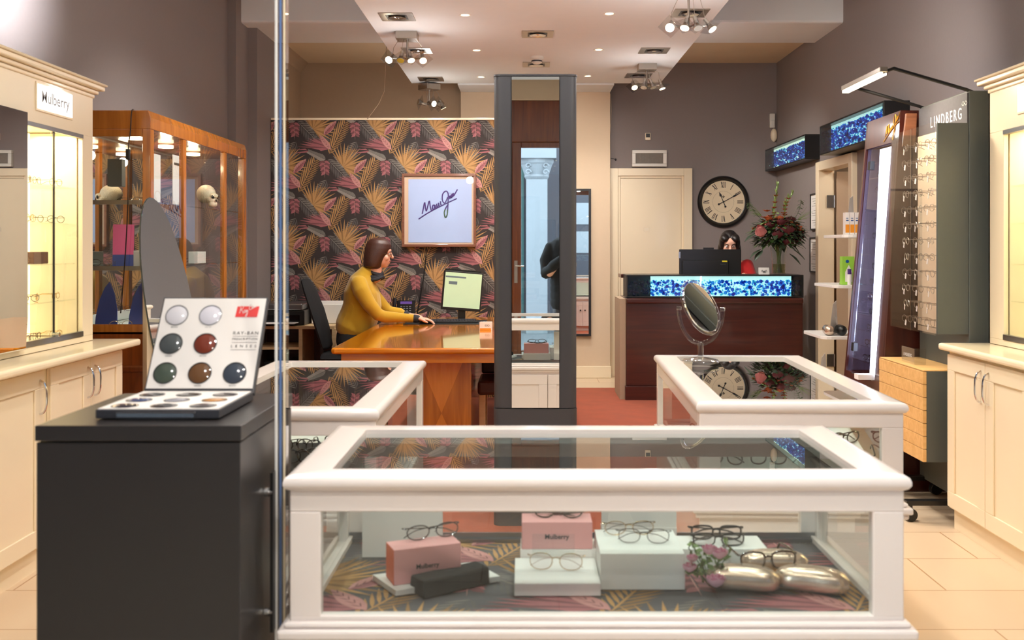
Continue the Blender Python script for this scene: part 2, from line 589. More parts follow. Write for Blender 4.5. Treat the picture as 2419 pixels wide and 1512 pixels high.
def motif():
    out = []          # (layer, colour, poly)
    rnd = random.Random(5)

    def pinnate(x, y, a, L, ll, c1, c2, lay, n=11, spread=42, wd=.0058):
        for i in range(n):
            t = (i + .5) / n
            px, py = x + math.cos(a) * L * t, y + math.sin(a) * L * t
            le = ll * (math.sin(PI * (.15 + .75 * t)) ** .7)
            for sd in (-1, 1):
                out.append((lay, c1 if sd > 0 else c2, lens_poly(px, py, a + sd * R(spread), le, wd)))
        out.append((lay + .3, c1, lens_poly(x, y, a, L * 1.05, .004)))

    pinnate(-.15, .075, R(-46), .27, .105, 'wp_grey', 'wp_grey_dark', 0, 12, 40, .0052)
    pinnate(.12, .235, R(-120), .22, .10, 'wp_grey_dark', 'wp_grey', 0, 10, 42, .0045)
    pinnate(-.02, -.06, R(-20), .16, .085, 'wp_grey_dark', 'wp_grey', 0, 9, 46, .0048)
    pinnate(-.41, -.235, R(63), .33, .115, 'wp_gold', 'wp_gold_dark', 1, 12, 36, .0058)
    pinnate(-.30, -.26, R(20), .14, .07, 'wp_gold_dark', 'wp_grey', .5, 7, 40, .0045)
    # crossing grey blades left of the fan, then the fan palm
    for i in range(5):
        out.append((1.6, 'wp_silver', lens_poly(-.10 + .012 * i, .10 - .02 * i, R(-35 + 3 * i), .13, .004)))
    n = 19
    for i in range(n):
        a = R(-50 + i * (176 / (n - 1)))
        L = .20 + .035 * rnd.random() - .03 * (i < 3)
        out.append((2 + .05 * (i % 2), 'wp_gold' if i % 3 else 'wp_gold_dark', lens_poly(-.005, .0, a, L, .0078)))
    # arching pink palm
    for i in range(10):
        a = R(140 + i * 5.2)
        L = .15 + .19 * (i / 9) ** .8
        out.append((3 + .04 * i, ('wp_pink', 'wp_pink_dark', 'wp_pink')[i % 3], lens_poly(-.115, .165, a, L, .0105)))
    out.append((3.5, 'wp_pink_light', lens_poly(-.115, .155, R(128), .175, .026, 4)))
    for i in range(5):
        t = .15 + .16 * i
        out.append((3.8, 'wp_pink_dark', lens_poly(-.115 + math.cos(R(128)) * .175 * t, .155 + math.sin(R(128)) * .175 * t, R(150), .032, .0018)))
        out.append((3.8, 'wp_pink_dark', lens_poly(-.115 + math.cos(R(128)) * .175 * t, .155 + math.sin(R(128)) * .175 * t, R(104), .030, .0018)))
    # dark hollow with the silver feather leaf
    out.append((3.4, 'wp_ground', lens_poly(-.12, .070, R(156), .26, .036)))
    for i in range(10):
        t = i / 10
        for sd in (-1, 1):
            out.append((4, 'wp_silver' if sd > 0 else 'wp_grey', lens_poly(-.165 - .155 * t, .068 + .072 * t, R(156) + sd * R(34), .062 - .032 * t, .0085)))
    # pink monstera: drooping lobes either side of a midrib
    for i in range(6):
        t = i / 6
        for sd in (-1, 1):
            out.append((4.3 + .03 * i, 'wp_pink' if (i + (sd > 0)) % 2 else 'wp_pink_dark', lens_poly(-.175 + .01 * t, .055 - .115 * t, R(-90) + sd * R(62 - 20 * t), .062 - .012 * t, .0135)))
    out.append((4.6, 'wp_pink_light', lens_poly(-.176, .06, R(-88), .165, .0022)))
    # ovate pink leaf with veins
    out.append((5, 'wp_pink_light', lens_poly(-.455, -.055, R(48), .175, .030, 5)))
    out.append((5.1, 'wp_pink', lens_poly(-.452, -.060, R(46), .165, .015, 5)))
    for i in range(6):
        t = .12 + .13 * i
        px, py = -.455 + math.cos(R(48)) * .175 * t, -.055 + math.sin(R(48)) * .175 * t
        for sd in (-1, 1):
            out.append((5.4, 'wp_pink_dark', lens_poly(px, py, R(48) + sd * R(32), .030, .0018)))
    out.append((5.4, 'wp_pink_dark', lens_poly(-.46, -.061, R(48), .18, .0022)))
    return out


MOTIF = motif()


def clip(poly, x0, x1, y0, y1):
    for ax, lim, sg in ((0, x0, 1), (0, x1, -1), (1, y0, 1), (1, y1, -1)):
        out = []
        for i in range(len(poly)):
            a, b = poly[i], poly[(i + 1) % len(poly)]
            da, db = (a[ax] - lim) * sg, (b[ax] - lim) * sg
            if da >= 0: out.append(a)
            if (da >= 0) != (db >= 0):
                t = da / (da - db)
                out.append((a[0] + (b[0] - a[0]) * t, a[1] + (b[1] - a[1]) * t))
        poly = out
        if len(poly) < 3: return None
    return poly


WPM = ['wp_ground', 'wp_gold', 'wp_gold_dark', 'wp_grey', 'wp_grey_dark', 'wp_pink', 'wp_pink_light', 'wp_pink_dark', 'wp_silver', 'wp_ground2']


def leafpaper(mb, o, u, v, w_, h_, ox, oy, ground='wp_ground', per=(.547, .69)):
    """printed paper on the rectangle o, u*w_, v*h_; the print has its fan bases on a half-drop lattice through (ox, oy)"""
    o, u, v = V(o), V(u), V(v)
    n = u.cross(v)
    mb.add([o, o + u * w_, o + u * w_ + v * h_, o + v * h_], [(0, 1, 2, 3)], WPM.index(ground))
    for i in range(-9, 10):
        for j in range(-9, 10):
            for hx, hy in ((0, 0), (.5, .5)):
                cx, cy_ = ox + (i + hx) * per[0], oy + (j + hy) * per[1]
                if not (-.6 < cx < w_ + .6 and -.45 < cy_ < h_ + .45): continue
                for lay, col, poly in MOTIF:
                    q = clip([(a + cx, b + cy_) for a, b in poly], 0, w_, 0, h_)
                    if q:
                        if col == 'wp_ground': col_ = ground
                        else: col_ = col
                        mb.add([o + u * a + v * b + n * (.0003 + lay * .00035) for a, b in q], [tuple(range(len(q)))], WPM.index(col_))
    return mb
# ================================================================== the room
def sbox(name, mt, *b, bevel=0):
    return struct(MB().box(*b).build(name, mt, bevel=bevel, loc=((b[0] + b[1]) / 2, (b[2] + b[3]) / 2, b[4])))


BY = 10.56
sbox('floor', 'tiles', -2.6, 4.2, -1.15, BY + .1, -.1, 0)
sbox('floor_carpet', 'carpet', -2.3, 1.45, 4.5, 9.62, 0, .008)
mb = MB().box(-2.55, -2.45, -1.15, 8.2, 0, 3.9).box(-2.55, -2.38, 8.2, 8.55, 0, 3.9).box(-2.55, -2.30, 8.55, 9.2, 0, 3.9)
mb.cur = 1
mb.box(-2.55, -2.38, 9.2, BY, 0, 3.9)
struct(mb.build('wall_left', ['wall_taupe', 'wall_beige'], loc=(-2.5, 5, 0)))
mb = MB().box(.89, 2.77, BY, BY + .1, 0, 3.9)
mb.cur = 1
mb.box(-2.55, .89, BY, BY + .1, 0, 3.9)
struct(mb.build('wall_back', ['wall_taupe', 'wall_beige'], loc=(0, BY + .05, 0)))
struct(MB().box(2.67, 2.77, -1.15, 8.07, 0, 3.9).box(2.67, 2.77, 8.93, BY, 0, 3.9).box(2.67, 2.77, 8.07, 8.93, 2.06, 3.9)
       .build('wall_right', 'wall_taupe', loc=(2.72, 5, 0)))
sbox('wall_pier', 'wall_cream', -.67, .89, 10.4, BY, 0, 3.25)
sbox('baseboard_pier', 'cream_paint', -.68, .9, 10.375, 10.4, 0, .125, bevel=.005)
sbox('baseboard_back', 'cream_paint', 1.75, 2.67, BY - .025, BY, 0, .125, bevel=.005)
struct(MB().box(2.645, 2.67, 5.2, 8.0, 0, .125).box(2.645, 2.67, 9.0, BY - .03, 0, .125).build('baseboard_right', 'cream_paint', loc=(2.66, 7, 0)))
struct(MB().box(-2.55, 2.77, -1.15, 8.35, 3.9, 4.0).build('ceiling', 'ceiling_white', loc=(0, 4, 3.9)))
struct(MB().box(-2.55, 2.77, 9.2, BY, 3.32, 4.0).build('ceiling_rear', 'ceiling_old', loc=(0, 9.8, 3.32)))
mb = MB().box(-2.55, 2.77, 8.35, 9.2, 3.25, 4.0)
struct(mb.build('trim_1', 'ceiling_white', loc=(0, 8.7, 3.25), bevel=.02))
sbox('trim_2', 'ceiling_white', -1.13, 1.35, 0.0, 9.93, 3.0, 3.14, bevel=.004)       # the hanging ceiling raft
sbox('trim_3', 'ceiling_white', -.67, .89, 9.93, BY, 2.985, 3.3)                   # soffit joining raft and pier
struct(MB().prism([(-2.38, 3.32), (-2.38, 3.22), (-2.36, 3.24), (-2.32, 3.29), (-2.30, 3.32)], 'xz', 9.2, BY).build('trim_4', 'wall_beige', loc=(-2.35, 9.8, 3.2)))
# store room beyond the side door
struct(MB().box(2.77, 4.2, 7.3, 7.35, 0, 2.6).box(2.77, 4.2, 9.9, 9.95, 0, 2.6).box(4.15, 4.2, 7.35, 9.9, 0, 2.6).box(2.77, 4.2, 7.3, 9.95, 2.6, 2.65)
       .build('wall_store_room', 'wall_beige', loc=(3.5, 8.5, 0)))
lamp('store_room_bulb', 'POINT', (3.4, 8.2, 2.4), 16, WARM, .1)
# door in the back wall
mb = MB()
mb.box(.895, .985, BY - .05, BY, 0, 2.20).box(1.68, 1.768, BY - .05, BY, 0, 2.20).box(.985, 1.68, BY - .05, BY, 2.12, 2.20)
mb.box(.985, 1.01, BY - .03, BY, 0, 2.12).box(1.655, 1.68, BY - .03, BY, 0, 2.12).box(1.01, 1.655, BY - .03, BY, 2.095, 2.12)
d1 = struct(mb.build('door_1', 'cream_paint', loc=(1.33, BY, 0), bevel=.004))
MB().box(1.012, 1.653, BY - .02, BY - .002, .005, 2.093).build('door_leaf', 'cream_paint', d1, bevel=.002)
st = MB()
st.cur = 0
st.lathe([(.034, 0), (.034, .003)], (X(1527, BY), BY - .022, Z(542, BY)), 28, ax=V((0, -1, 0)))
st.cur = 1
for dz, t in ((.010, 'Fire door'), (-.006, 'Keep shut')):
    text_into(st, t, (X(1527, BY), BY - .0255, Z(542, BY) + dz), (1, 0, 0), (0, 0, 1), width=.042, mi=1)
tag(st.build('door_sticker', ['sticker', 'white'], loc=(X(1527, BY), BY - .022, Z(542, BY))), 'round blue sticker with white writing on the cream back door', 'sticker')
# side door: frame, leaf ajar into the store room, hinge
mb = MB()
for y0, y1 in ((8.0, 8.09), (8.91, 9.0)): mb.box(2.625, 2.77, y0, y1, 0, 2.13)
mb.box(2.625, 2.77, 8.09, 8.91, 2.05, 2.13)
d2 = struct(mb.build('door_2', 'cream_paint', loc=(2.7, 8.5, 0), bevel=.006))
mb = MB()
mb.T = Matrix.Translation((2.785, 8.90, 0)) @ Matrix.Rotation(R(-12), 4, 'Z')
mb.box(0, .80, -.02, .02, .01, 2.04)
mb.build('door_leaf', 'wall_beige', d2, bevel=.003)
mb = MB()
for z in (1.72, .3): mb.box(2.70, 2.76, 8.895, 8.905, z, z + .11).cyl((2.765, 8.895, z), (2.765, 8.895, z + .11), .007, n=8)
mb.build('hinge', 'steel', d2)
# ------------------------------------------------------------------ shop front behind the camera
mb = MB()
mb.box(-2.55, 2.77, -1.15, -1.02, 2.95, 3.9, 1)
for a, b, z0, z1 in ((-2.45, 2.67, 2.50, 2.95), (-2.45, -2.2, 0, 2.5), (2.45, 2.67, 0, 2.5), (-.28, -.14, 0, 2.5), (.76, .92, 0, 2.5), (-2.2, -.28, 0, .42), (.92, 2.45, 0, .42)):
    mb.box(a, b, -1.12, -1.03, z0, z1, 0)
struct(mb.build('wall_front', ['shop_door', 'wall_cream'], loc=(0, -1.1, 0), bevel=.01))
d3 = struct(MB().box(-.14, -.04, -1.10, -1.04, 0.01, 2.5).box(.66, .76, -1.10, -1.04, 0.01, 2.5).box(-.04, .66, -1.10, -1.04, .01, .25).box(-.04, .66, -1.10, -1.04, 2.44, 2.5)
             .build('door_3', 'shop_door', loc=(.3, -1.07, 0), bevel=.006))
MB().box(-.04, .66, -1.075, -1.068, .25, 2.44).build('pane', 'glass', d3)
MB().box(-.115, -.08, -1.04, -1.032, .98, 1.22).tube([(-.098, -1.03, 1.165), (-.098, -.99, 1.165), (-.01, -.985, 1.16)], .008).build('door_handle', 'nickel', d3)
for i, (a, b) in enumerate(((-2.2, -.28), (.92, 2.45))):
    struct(MB().box(a, b, -1.08, -1.072, .42, 2.5).build('window_%d' % (i + 1), 'glass', loc=((a + b) / 2, -1.076, .42)))
sl = MB().box(-.35, .1, -1.02, -.98, 3.0, 3.14, 0)
sl.box(-.30, .05, -.98, -.975, 3.03, 3.11, 1)
# street outside, seen in the mirror
tag(MB().box(-6, 7, -9, -1.16, -.12, -.02).build('pavement', 'pavement', loc=(0, -5, -.02)), 'grey street pavement outside the shop front, seen in the mirror', 'pavement')['kind'] = 'structure'
fac = thing('street_facade', 'dark painted shop facade with pale stone column across the street, seen in the column mirror', 'building', (0.2, -7, -.02), world=True)
MB().box(-6, 7, -7.6, -7.2, -.02, 6.5).build('wall', 'facade', fac)
mb = MB()
for x in (.62, 1.3, 2.0, -1.2, -2.2):
    for z in (1.2, 2.0, 2.9): mb.box(x, x + .5, -7.2, -7.18, z, z + .6)
mb.build('window', 'stone', fac)
MB().box(-1.2, -.02, -7.19, -7.0, 0, 3.4).build('panel', 'tile_teal', fac)
mb = MB().box(.02, .36, -6.6, -6.2, -.02, 2.45)
mb.lathe([(.17, 2.45), (.2, 2.5), (.19, 2.6), (.27, 2.72), (.28, 2.78)], (.19, -6.4, 0), 12)
for k in (-1, 1):
    for z in (2.66, 2.56): mb.tube([(.19 + k * .14 + .05 * math.cos(a * .7) * (1 - a / 12), -6.18, z + .05 * math.sin(a * .7) * (1 - a / 12)) for a in range(10)], .014, 6)
mb.box(-.12, .5, -6.7, -6.1, 2.78, 2.95)
mb.build('column', 'stone', fac, bevel=.01)

# ================================================================== showcases
def showcase(label, cx, cy_, w_, d_, rz, doors=True, ground=None):
    """painted display cabinet: cupboard below, glazed case above; local origin on the floor at its centre"""
    t = thing('showcase', label, 'display cabinet', (cx, cy_, 0), rz)
    hx, hy = w_ / 2, d_ / 2
    # top frame: four mitred rails with a rounded nosing
    mb = MB()
    ix, iy0, iy1 = hx - .095, -hy + .072, hy - .08
    prof_o = [(0, .0), (0, .035)]
    A = [(-hx, -hy), (hx, -hy), (hx, hy), (-hx, hy)]
    B = [(-ix, iy0), (ix, iy0), (ix, iy1), (-ix, iy1)]
    z0, z1 = .836, .87
    ch = .013
    for i in range(4):
        j = (i + 1) % 4
        def inn(p_, k): return (p_[0] - math.copysign(k, p_[0]), p_[1] - math.copysign(k, p_[1]))
        loop = lambda a, b: [(*inn(a, ch * 1.4), z0 - .004), (*inn(a, ch * .4), z0 + .004), (*a, z0 + .012), (*a, z1 - .014), (*inn(a, .003), z1 - .006), (*inn(a, ch * .8), z1 - .001), (*inn(a, ch * 1.6), z1), (*b, z1), (*b, z0 - .004)]
        la, lb = loop(A[i], B[i]), loop(A[j], B[j])
        n = len(la)
        mb.add(la + lb, [(k, n + k, n + (k + 1) % n, (k + 1) % n) for k in range(n)])
    mb.build('top_frame', 'case_paint', t, smooth=True, angle=50)
    MB().box(-ix - .012, ix + .012, iy0 - .012, iy1 + .012, .853, .859).build('top_glass', 'glass_top', t)
    # body rails and posts, set back from the nosing
    bx, by, pw = hx - .012, hy - .014, .068
    mb = MB()
    mb.box(-bx, bx, -by, -by + .03, .788, .835).box(-bx, bx, by - .03, by, .788, .835).box(-bx, -bx + .03, -by + .03, by - .03, .788, .835).box(bx - .03, bx, -by + .03, by - .03, .788, .835)
    mb.build('upper_rail', 'case_paint', t, bevel=.003)
    for sx in (-1, 1):
        for sy in (-1, 1):
            mb = MB()
            x0, x1 = sorted((sx * bx, sx * (bx - pw)))
            y0, y1 = sorted((sy * by, sy * (by - .03)))
            mb.box(x0, x1, y0, y1, .556, .789)
            x0, x1 = sorted((sx * bx, sx * (bx - .03)))
            y0, y1 = sorted((sy * (by - .03), sy * (by - .055)))
            mb.box(x0, x1, y0, y1, .556, .789)
            mb.build('corner_post', 'case_paint', t, bevel=.003)
    mb = MB()
    mb.box(-bx, bx, -by, -by + .03, .548, .560).box(-bx, bx, by - .03, by, .548, .560).box(-bx, -bx + .03, -by + .03, by - .03, .548, .562).box(bx - .03, bx, -by + .03, by - .03, .548, .562)
    mb.build('lower_rail', 'case_paint', t, bevel=.003)
    MB().box(-bx + pw, bx - pw, -by + .012, -by + .017, .560, .788).build('front_glass', 'glass', t)
    MB().box(-bx + pw, bx - pw, by - .018, by - .013, .560, .788).build('back_glass', 'glass', t)
    for sx in (-1, 1):
        x0, x1 = sorted((sx * (bx - .012), sx * (bx - .017)))
        MB().box(x0, x1, -by + .056, by - .056, .56, .79).build('side_glass', 'glass', t)
        x0, x1 = sorted((sx * (bx - .030), sx * (bx - .042)))
        mb = MB().box(x0, x1, -by + .03, by - .03, .556, .572).box(x0, x1, -by + .03, by - .03, .776, .789)
        mb.build('glazing_bead', 'case_paint', t, bevel=.002)
    MB().box(-bx + .03, bx - .03, by - .05, by - .030, .556, .566).box(-bx + .03, bx - .03, by - .035, by - .030, .566, .580).build('door_track', 'steel', t)
    if ground:
        mb = MB()
        leafpaper(mb, (-bx + .031, -by + .031, .556), (1, 0, 0), (0, 1, 0), 2 * bx - .062, 2 * by - .083, ground[0], ground[1], 'wp_ground2')
        mb.build('display_floor', WPM, t)
    else:
        MB().box(-bx + .03, bx - .03, -by + .03, by - .05, .548, .556).build('display_floor', 'white', t)
    # stepped base moulding
    mb = MB()
    for o_, z0, z1 in ((.000, .536, .549), (.012, .514, .536), (.002, .497, .514)):
        mb.box(-hx - o_, hx + o_, -hy - o_, hy + o_, z0, z1)
    mb.build('base_moulding', 'case_paint', t, bevel=.006)
    MB().box(-bx, bx, -by, by, .07, .4965).box(-bx + .02, bx - .02, -by + .02, by - .02, 0, .07).build('cupboard', 'case_paint', t, bevel=.003)
    if doors:
        n = 2 if w_ < 1 else 4
        dw = (2 * bx - .08) / n
        for i in range(n):
            x0 = -bx + .04 + i * dw + .002
            x1 = x0 + dw - .004
            yb = by + .001
            d = MB().box(x0, x1, yb, yb + .012, .085, .48)
            for q in ((x0, x1, .085, .15), (x0, x1, .415, .48), (x0, x0 + .06, .15, .415), (x1 - .06, x1, .15, .415)): d.box(q[0], q[1], yb + .012, yb + .019, q[2], q[3])
            dd = d.build('cupboard_door', 'case_paint', t, bevel=.002)
            kx = x1 - .035 if i % 2 == 0 else x0 + .035
            MB().lathe([(.006, 0), (.006, .012), (.013, .018), (.012, .026), (.002, .030)], (kx, yb + .019, .34), 12, ax=V((0, 1, 0))).build('knob', 'wire_dark', dd, smooth=True)
    return t


showcase('long cream painted glass-topped display cabinet in the foreground with pink boxes and spectacles inside', .158, 2.485, 1.372, .63, 0, ground=(.52, .20))
showcase('cream glass-topped display cabinet on the right carrying the round acrylic mirror', .912, 3.90, .676, 1.42, R(-1.9))
showcase('cream glass-topped display cabinet on the left behind the clear glass fin', -.775, 3.72, .67, 1.34, R(-.5))

# ================================================================== black plinth and lens display
tag(MB().box(-1.011, -.589, 2.06, 2.51, 0, .965).box(-1.0135, -.5865, 2.0575, 2.5125, .968, 1.0).build('display_plinth', 'stand_black', bevel=.002, loc=(-.8, 2.28, 0)),
    'tall matt black display plinth on the left carrying the open lens sample case', 'plinth')
t = thing('lens_sample_case', 'open folding sample case of round coloured lenses standing on the black plinth', 'display case', (-.785, 2.25, 1.0), world=True)
MB().box(-.917, -.652, 2.125, 2.39, 1.003, 1.022).build('tray', 'charcoal', t, bevel=.002)
MB().box(-.913, -.656, 2.129, 2.385, 1.022, 1.024).build('tray_card', 'paper', t)
MB().box(-.868, -.70, 2.110, 2.126, 1.001, 1.019).build('acrylic_block', 'acrylic_thick', t, bevel=.002)
a = R(31.5)
U, Vv, Nn = V((1, 0, 0)), V((0, math.sin(a), math.cos(a))), V((0, -math.cos(a), math.sin(a)))
O = V((-.917, 2.392, 1.018))
LW, LH = .265, .262
mb = MB()
mb.slab(O - Nn * .016, U, Vv, Nn, [(0, 0), (LW, 0), (LW, LH), (0, LH)], .016)
mb.build('lid', 'charcoal', t, bevel=.002)
MB().slab(O, U, Vv, Nn, [(.004, .012), (LW - .004, .012), (LW - .004, LH - .004), (.004, LH - .004)], .0015).build('lid_card', 'paper', t)
lens_cols = {(0, 0): ('lc_green', (72, 84, 74), 'grey-green'), (1, 0): ('lc_brown', (104, 72, 46), 'brown'), (2, 0): ('lc_blue', (60, 68, 80), 'blue-grey'),
             (0, 1): ('lc_grey', (78, 84, 86), 'dark grey'), (1, 1): ('lc_red', (118, 52, 38), 'red-brown'), (0, 2): ('lc_clear', (222, 220, 226), 'clear'), (1, 2): ('lc_photo', (220, 218, 228), 'clear')}
for (i, j), (n_, col, lab) in lens_cols.items():
    mat(n_, col, .08, var=.02, coat=.6)
    c = O + U * (.043 + i * .0845) + Vv * (.052 + j * .079) + Nn * .0016
    q = MB().lathe([(.0285, 0), (.0285, .0015), (.0265, .0015), (.0265, 0)], c, 30, ax=Nn).build('lens_ring', 'ink' if j < 2 else 'steel', t)
    MB().lathe([(.0265, 0), (.020, .002), (.010, .0032), (.0005, .0036)], c, 30, ax=Nn).build('lens', n_, t, smooth=True, label=lab + ' lens')
    b = MB()
    text_into(b, ('TRANSPARENT', 'GREEN', 'BROWN', 'DARK GREY')[(i + j) % 4], c - Vv * .0335, U, Vv, width=.016)
    b.build('caption', 'ink', t)
for i in range(3):
    for j in range(3):
        n_ = 'lc_t%d%d' % (i, j)
        mat(n_, [(40, 44, 60), (60, 84, 130), (80, 80, 84), (44, 46, 50), (150, 150, 160), (60, 56, 52), (46, 40, 40), (190, 130, 50), (56, 40, 34)][i * 3 + j], .1, coat=.6)
        c = V((-.87 + i * .085, 2.165 + j * .08, 1.0241))
        MB().lathe([(.0285, 0), (.0285, .001), (.0265, .0012)], c, 30).build('lens_ring', 'ink', t)
        MB().lathe([(.0255, .0013), (.018, .003), (.0005, .004)], c, 30).build('lens', n_, t, smooth=True)
lg = MB().slab(O + U * .190 + Vv * .205 + Nn * .0016, U, Vv, Nn, [(0, 0), (.055, 0), (.057, .030), (.002, .030)], .001)
lg = lg.build('logo_panel', 'red_logo', t)
strokes(MB(), SCRIPT_RB, O + U * .1965 + Vv * .2065 + Nn * .003, U, Vv, .0425, .0006).build('lettering', 'white', lg)
b = MB()
for txt, vv, wd, bo, sp in (('RAY-BAN', .160, .062, .0, 1.3), ('PRESCRIPTION', .1435, .062, .0, 1.2), ('LENSES', .124, .062, .0, 2.2)):
    text_into(b, txt, O + U * .2235 + Vv * vv + Nn * .0018, U, Vv, width=wd, bold=bo, space=sp)
for vv in (.151, .134, .114): b.slab(O + U * .1925 + Vv * vv + Nn * .0016, U, Vv, Nn, [(0, 0), (.062, 0), (.062, .0006), (0, .0006)], .0004)
b.build('lettering', 'ink', t)

# ================================================================== glass fin with its clamps
t = thing('glass_screen', 'tall clear glass fin standing edge-on between the black plinth and the long display cabinet', 'glass screen', (-.557, 2.33, 0), world=True)
mb = MB().box(-.5695, -.5455, 2.27, 2.30, .01, 2.35)
mb.build('pane', 'acrylic_thick', t, bevel=.003)
MB().box(-.5695, -.5635, 2.268, 2.2695, .01, 2.35).build('painted_refraction', 'white', t)  # flat painted strips imitate the colours refracted in the glass edge
MB().box(-.5595, -.5545, 2.268, 2.2695, .01, 2.35).build('painted_refraction', 'refraction_blue', t)
MB().box(-.5505, -.5460, 2.268, 2.2695, .01, 2.35).build('painted_refraction', 'worktop', t)
for z in (.815, .545):
    MB().cyl((-.60, 2.25, z), (-.57, 2.25, z), .006, n=10).cyl((-.587, 2.25, z), (-.578, 2.25, z), .010, n=10).build('clamp', 'chrome', t)
MB().box(-.575, -.568, 2.245, 2.275, .50, .86).build('clamp_rail', 'black', t)
# ================================================================== spectacles
def rim_pts(cx, w_, h_, e, n=26, top=0.0):
    out = []
    for i in range(n):
        a = 2 * PI * i / n
        ca, sa = math.cos(a), math.sin(a)
        x = math.copysign(abs(ca) ** (2 / e), ca) * w_ / 2
        z = math.copysign(abs(sa) ** (2 / e), sa) * h_ / 2
        x *= 1 + top * (z / h_)
        out.append((cx + x, .004 * (x + cx) ** 2 * 60 * .3, z))
    return out


def spectacles(label, loc, rz=0, fr='frame_black', w_=.052, h_=.036, e=2.6, r=.0018, folded=True, tilt=0, group=None, top=.12, tm=None, open_deg=0, k=1.0):
    """local: front in the XZ plane at y=0 facing -Y, resting on its lower rims at z=0"""
    t = thing('spectacles', label, 'glasses', loc, group=group, rot=(R(tilt), 0, rz))
    zc = h_ / 2 + r
    cx = w_ / 2 + .009
    up = Matrix.Translation((0, 0, zc))
    mb = MB()
    mb.T = up
    for sd in (-1, 1):
        mb.tube(rim_pts(sd * cx, w_, h_, e, top=top), r * 1.15, 7, closed=True)
        mb.tube([(sd * (cx + w_ / 2 * .98), .006, h_ * .28), (sd * (cx + w_ / 2 + .006), .010, h_ * .30), (sd * (cx + w_ / 2 + .006), .016, h_ * .30)], r * 1.2, 7)
        mb.tube([(sd * .010, .0, -h_ * .05), (sd * .007, .008, -h_ * .12)], r * .5, 5)
    mb.tube([(-.0095, .0, h_ * .18), (0, -.001, h_ * .26), (.0095, .0, h_ * .18)], r * 1.2, 7)
    mb.build('frame_front', fr, t, smooth=True)
    for sd in (-1, 1):
        mb = MB()
        mb.T = up
        P = rim_pts(sd * cx, w_ * .97, h_ * .97, e, top=top)
        mb.add(P, [tuple(range(len(P)))])
        mb.build('lens', 'lens', t)
        mb = MB()
        mb.T = up
        hx = sd * (cx + w_ / 2 + .006)
        if folded:
            yy = .018 + (.005 if sd > 0 else 0)
            pts = [(hx, .014, h_ * .30), (hx * .96, yy, h_ * .26), (hx * .3, yy + .002, h_ * .12), (-hx * .45, yy + .003, -h_ * .04), (-hx * .8, yy + .002, -h_ * .34), (-hx * .93, yy, -h_ * .46)]
        else:
            sp = 1 - open_deg / 90
            pts = [(hx, .014, h_ * .30), (hx * sp, .06, h_ * .28), (hx * sp, .105, h_ * .20), (hx * sp, .125, -.0), (hx * sp, .138, -h_ * .45)]
        mb.tube(smooth_line(pts, 3), r * 1.0, 6, flat=1.5)
        mb.build('temple', tm or fr, t, smooth=True)
    if k != 1: t.scale = (k, k, k)
    return t


# ================================================================== contents of the long case (floor of the case at .5565)
ZF = .5592


def carton(name, label, x, y, z, w_, d_, h_, rz, mt, cat='box', text=None, tm='ink', side=None, group=None, bevel=.0012, tw=.075):
    t = thing(name, label, cat, (x, y, z), rz, group)
    mats = [mt, side or mt]
    mb = MB().box(0, w_, 0, d_, 0, h_)
    mb.mi = [0, 0, 0, 0, 1, 1] if side else [0] * 6
    mb.build('carton', mats, t, bevel=bevel)
    if text:
        b = MB()
        text_into(b, text, (w_ / 2, -.0006, h_ * .44), (1, 0, 0), (0, 0, 1), width=w_ * .34, bold=.02)
        b.build('lettering', tm, t)
    return t


tag(MB().add([(-.37, 2.42, ZF), (-.30, 2.31, ZF), (-.06, 2.41, ZF), (-.13, 2.52, ZF), (-.37, 2.42, ZF + .014), (-.30, 2.31, ZF + .014), (-.06, 2.41, ZF + .014), (-.13, 2.52, ZF + .014)],
             [(0, 3, 2, 1), (4, 5, 6, 7), (0, 1, 5, 4), (1, 2, 6, 5), (2, 3, 7, 6), (3, 0, 4, 7)]).build('display_riser', 'white', bevel=.001, loc=(-.2, 2.4, ZF)),
    'low white display riser lying under the tilted pink box', 'display stand')
tag(MB().prism([(-.425, ZF), (-.215, ZF), (-.215, .80 - .02), (-.425, .80 - .02)], 'xz', 2.60, 2.606).build('display_card', 'paper', loc=(-.32, 2.6, ZF)),
    'plain white card standing at the back left of the long display cabinet', 'card')
carton('gift_box', 'pink box with an orange end under black spectacles, left in the long display cabinet', -.308, 2.337, ZF + .015, .166, .074, .083, R(22), 'pink_box', text='Mulberry', side='orange_board')
spectacles('dark oval spectacles resting on the pink box with the orange end', (-.225, 2.43, ZF + .0985), R(24), 'frame_black', .056, .034, 2.2, .0014)
t = thing('spectacle_case', 'slim black oblong spectacle case lying in front of the pink box', 'case', (-.2316, 2.29, ZF), R(35))
MB().prism([(0, 0), (.07, 0), (.066, .036), (.060, .040), (.006, .040), (.002, .036)], 'yz', 0, .18).build('case_body', 'black_fabric', t, bevel=.003)
b = MB()
text_into(b, 'Mulberry', (.09, .035, .0402), (1, 0, 0), (0, 1, 0), width=.03)
b.build('lettering', 'charcoal', t)
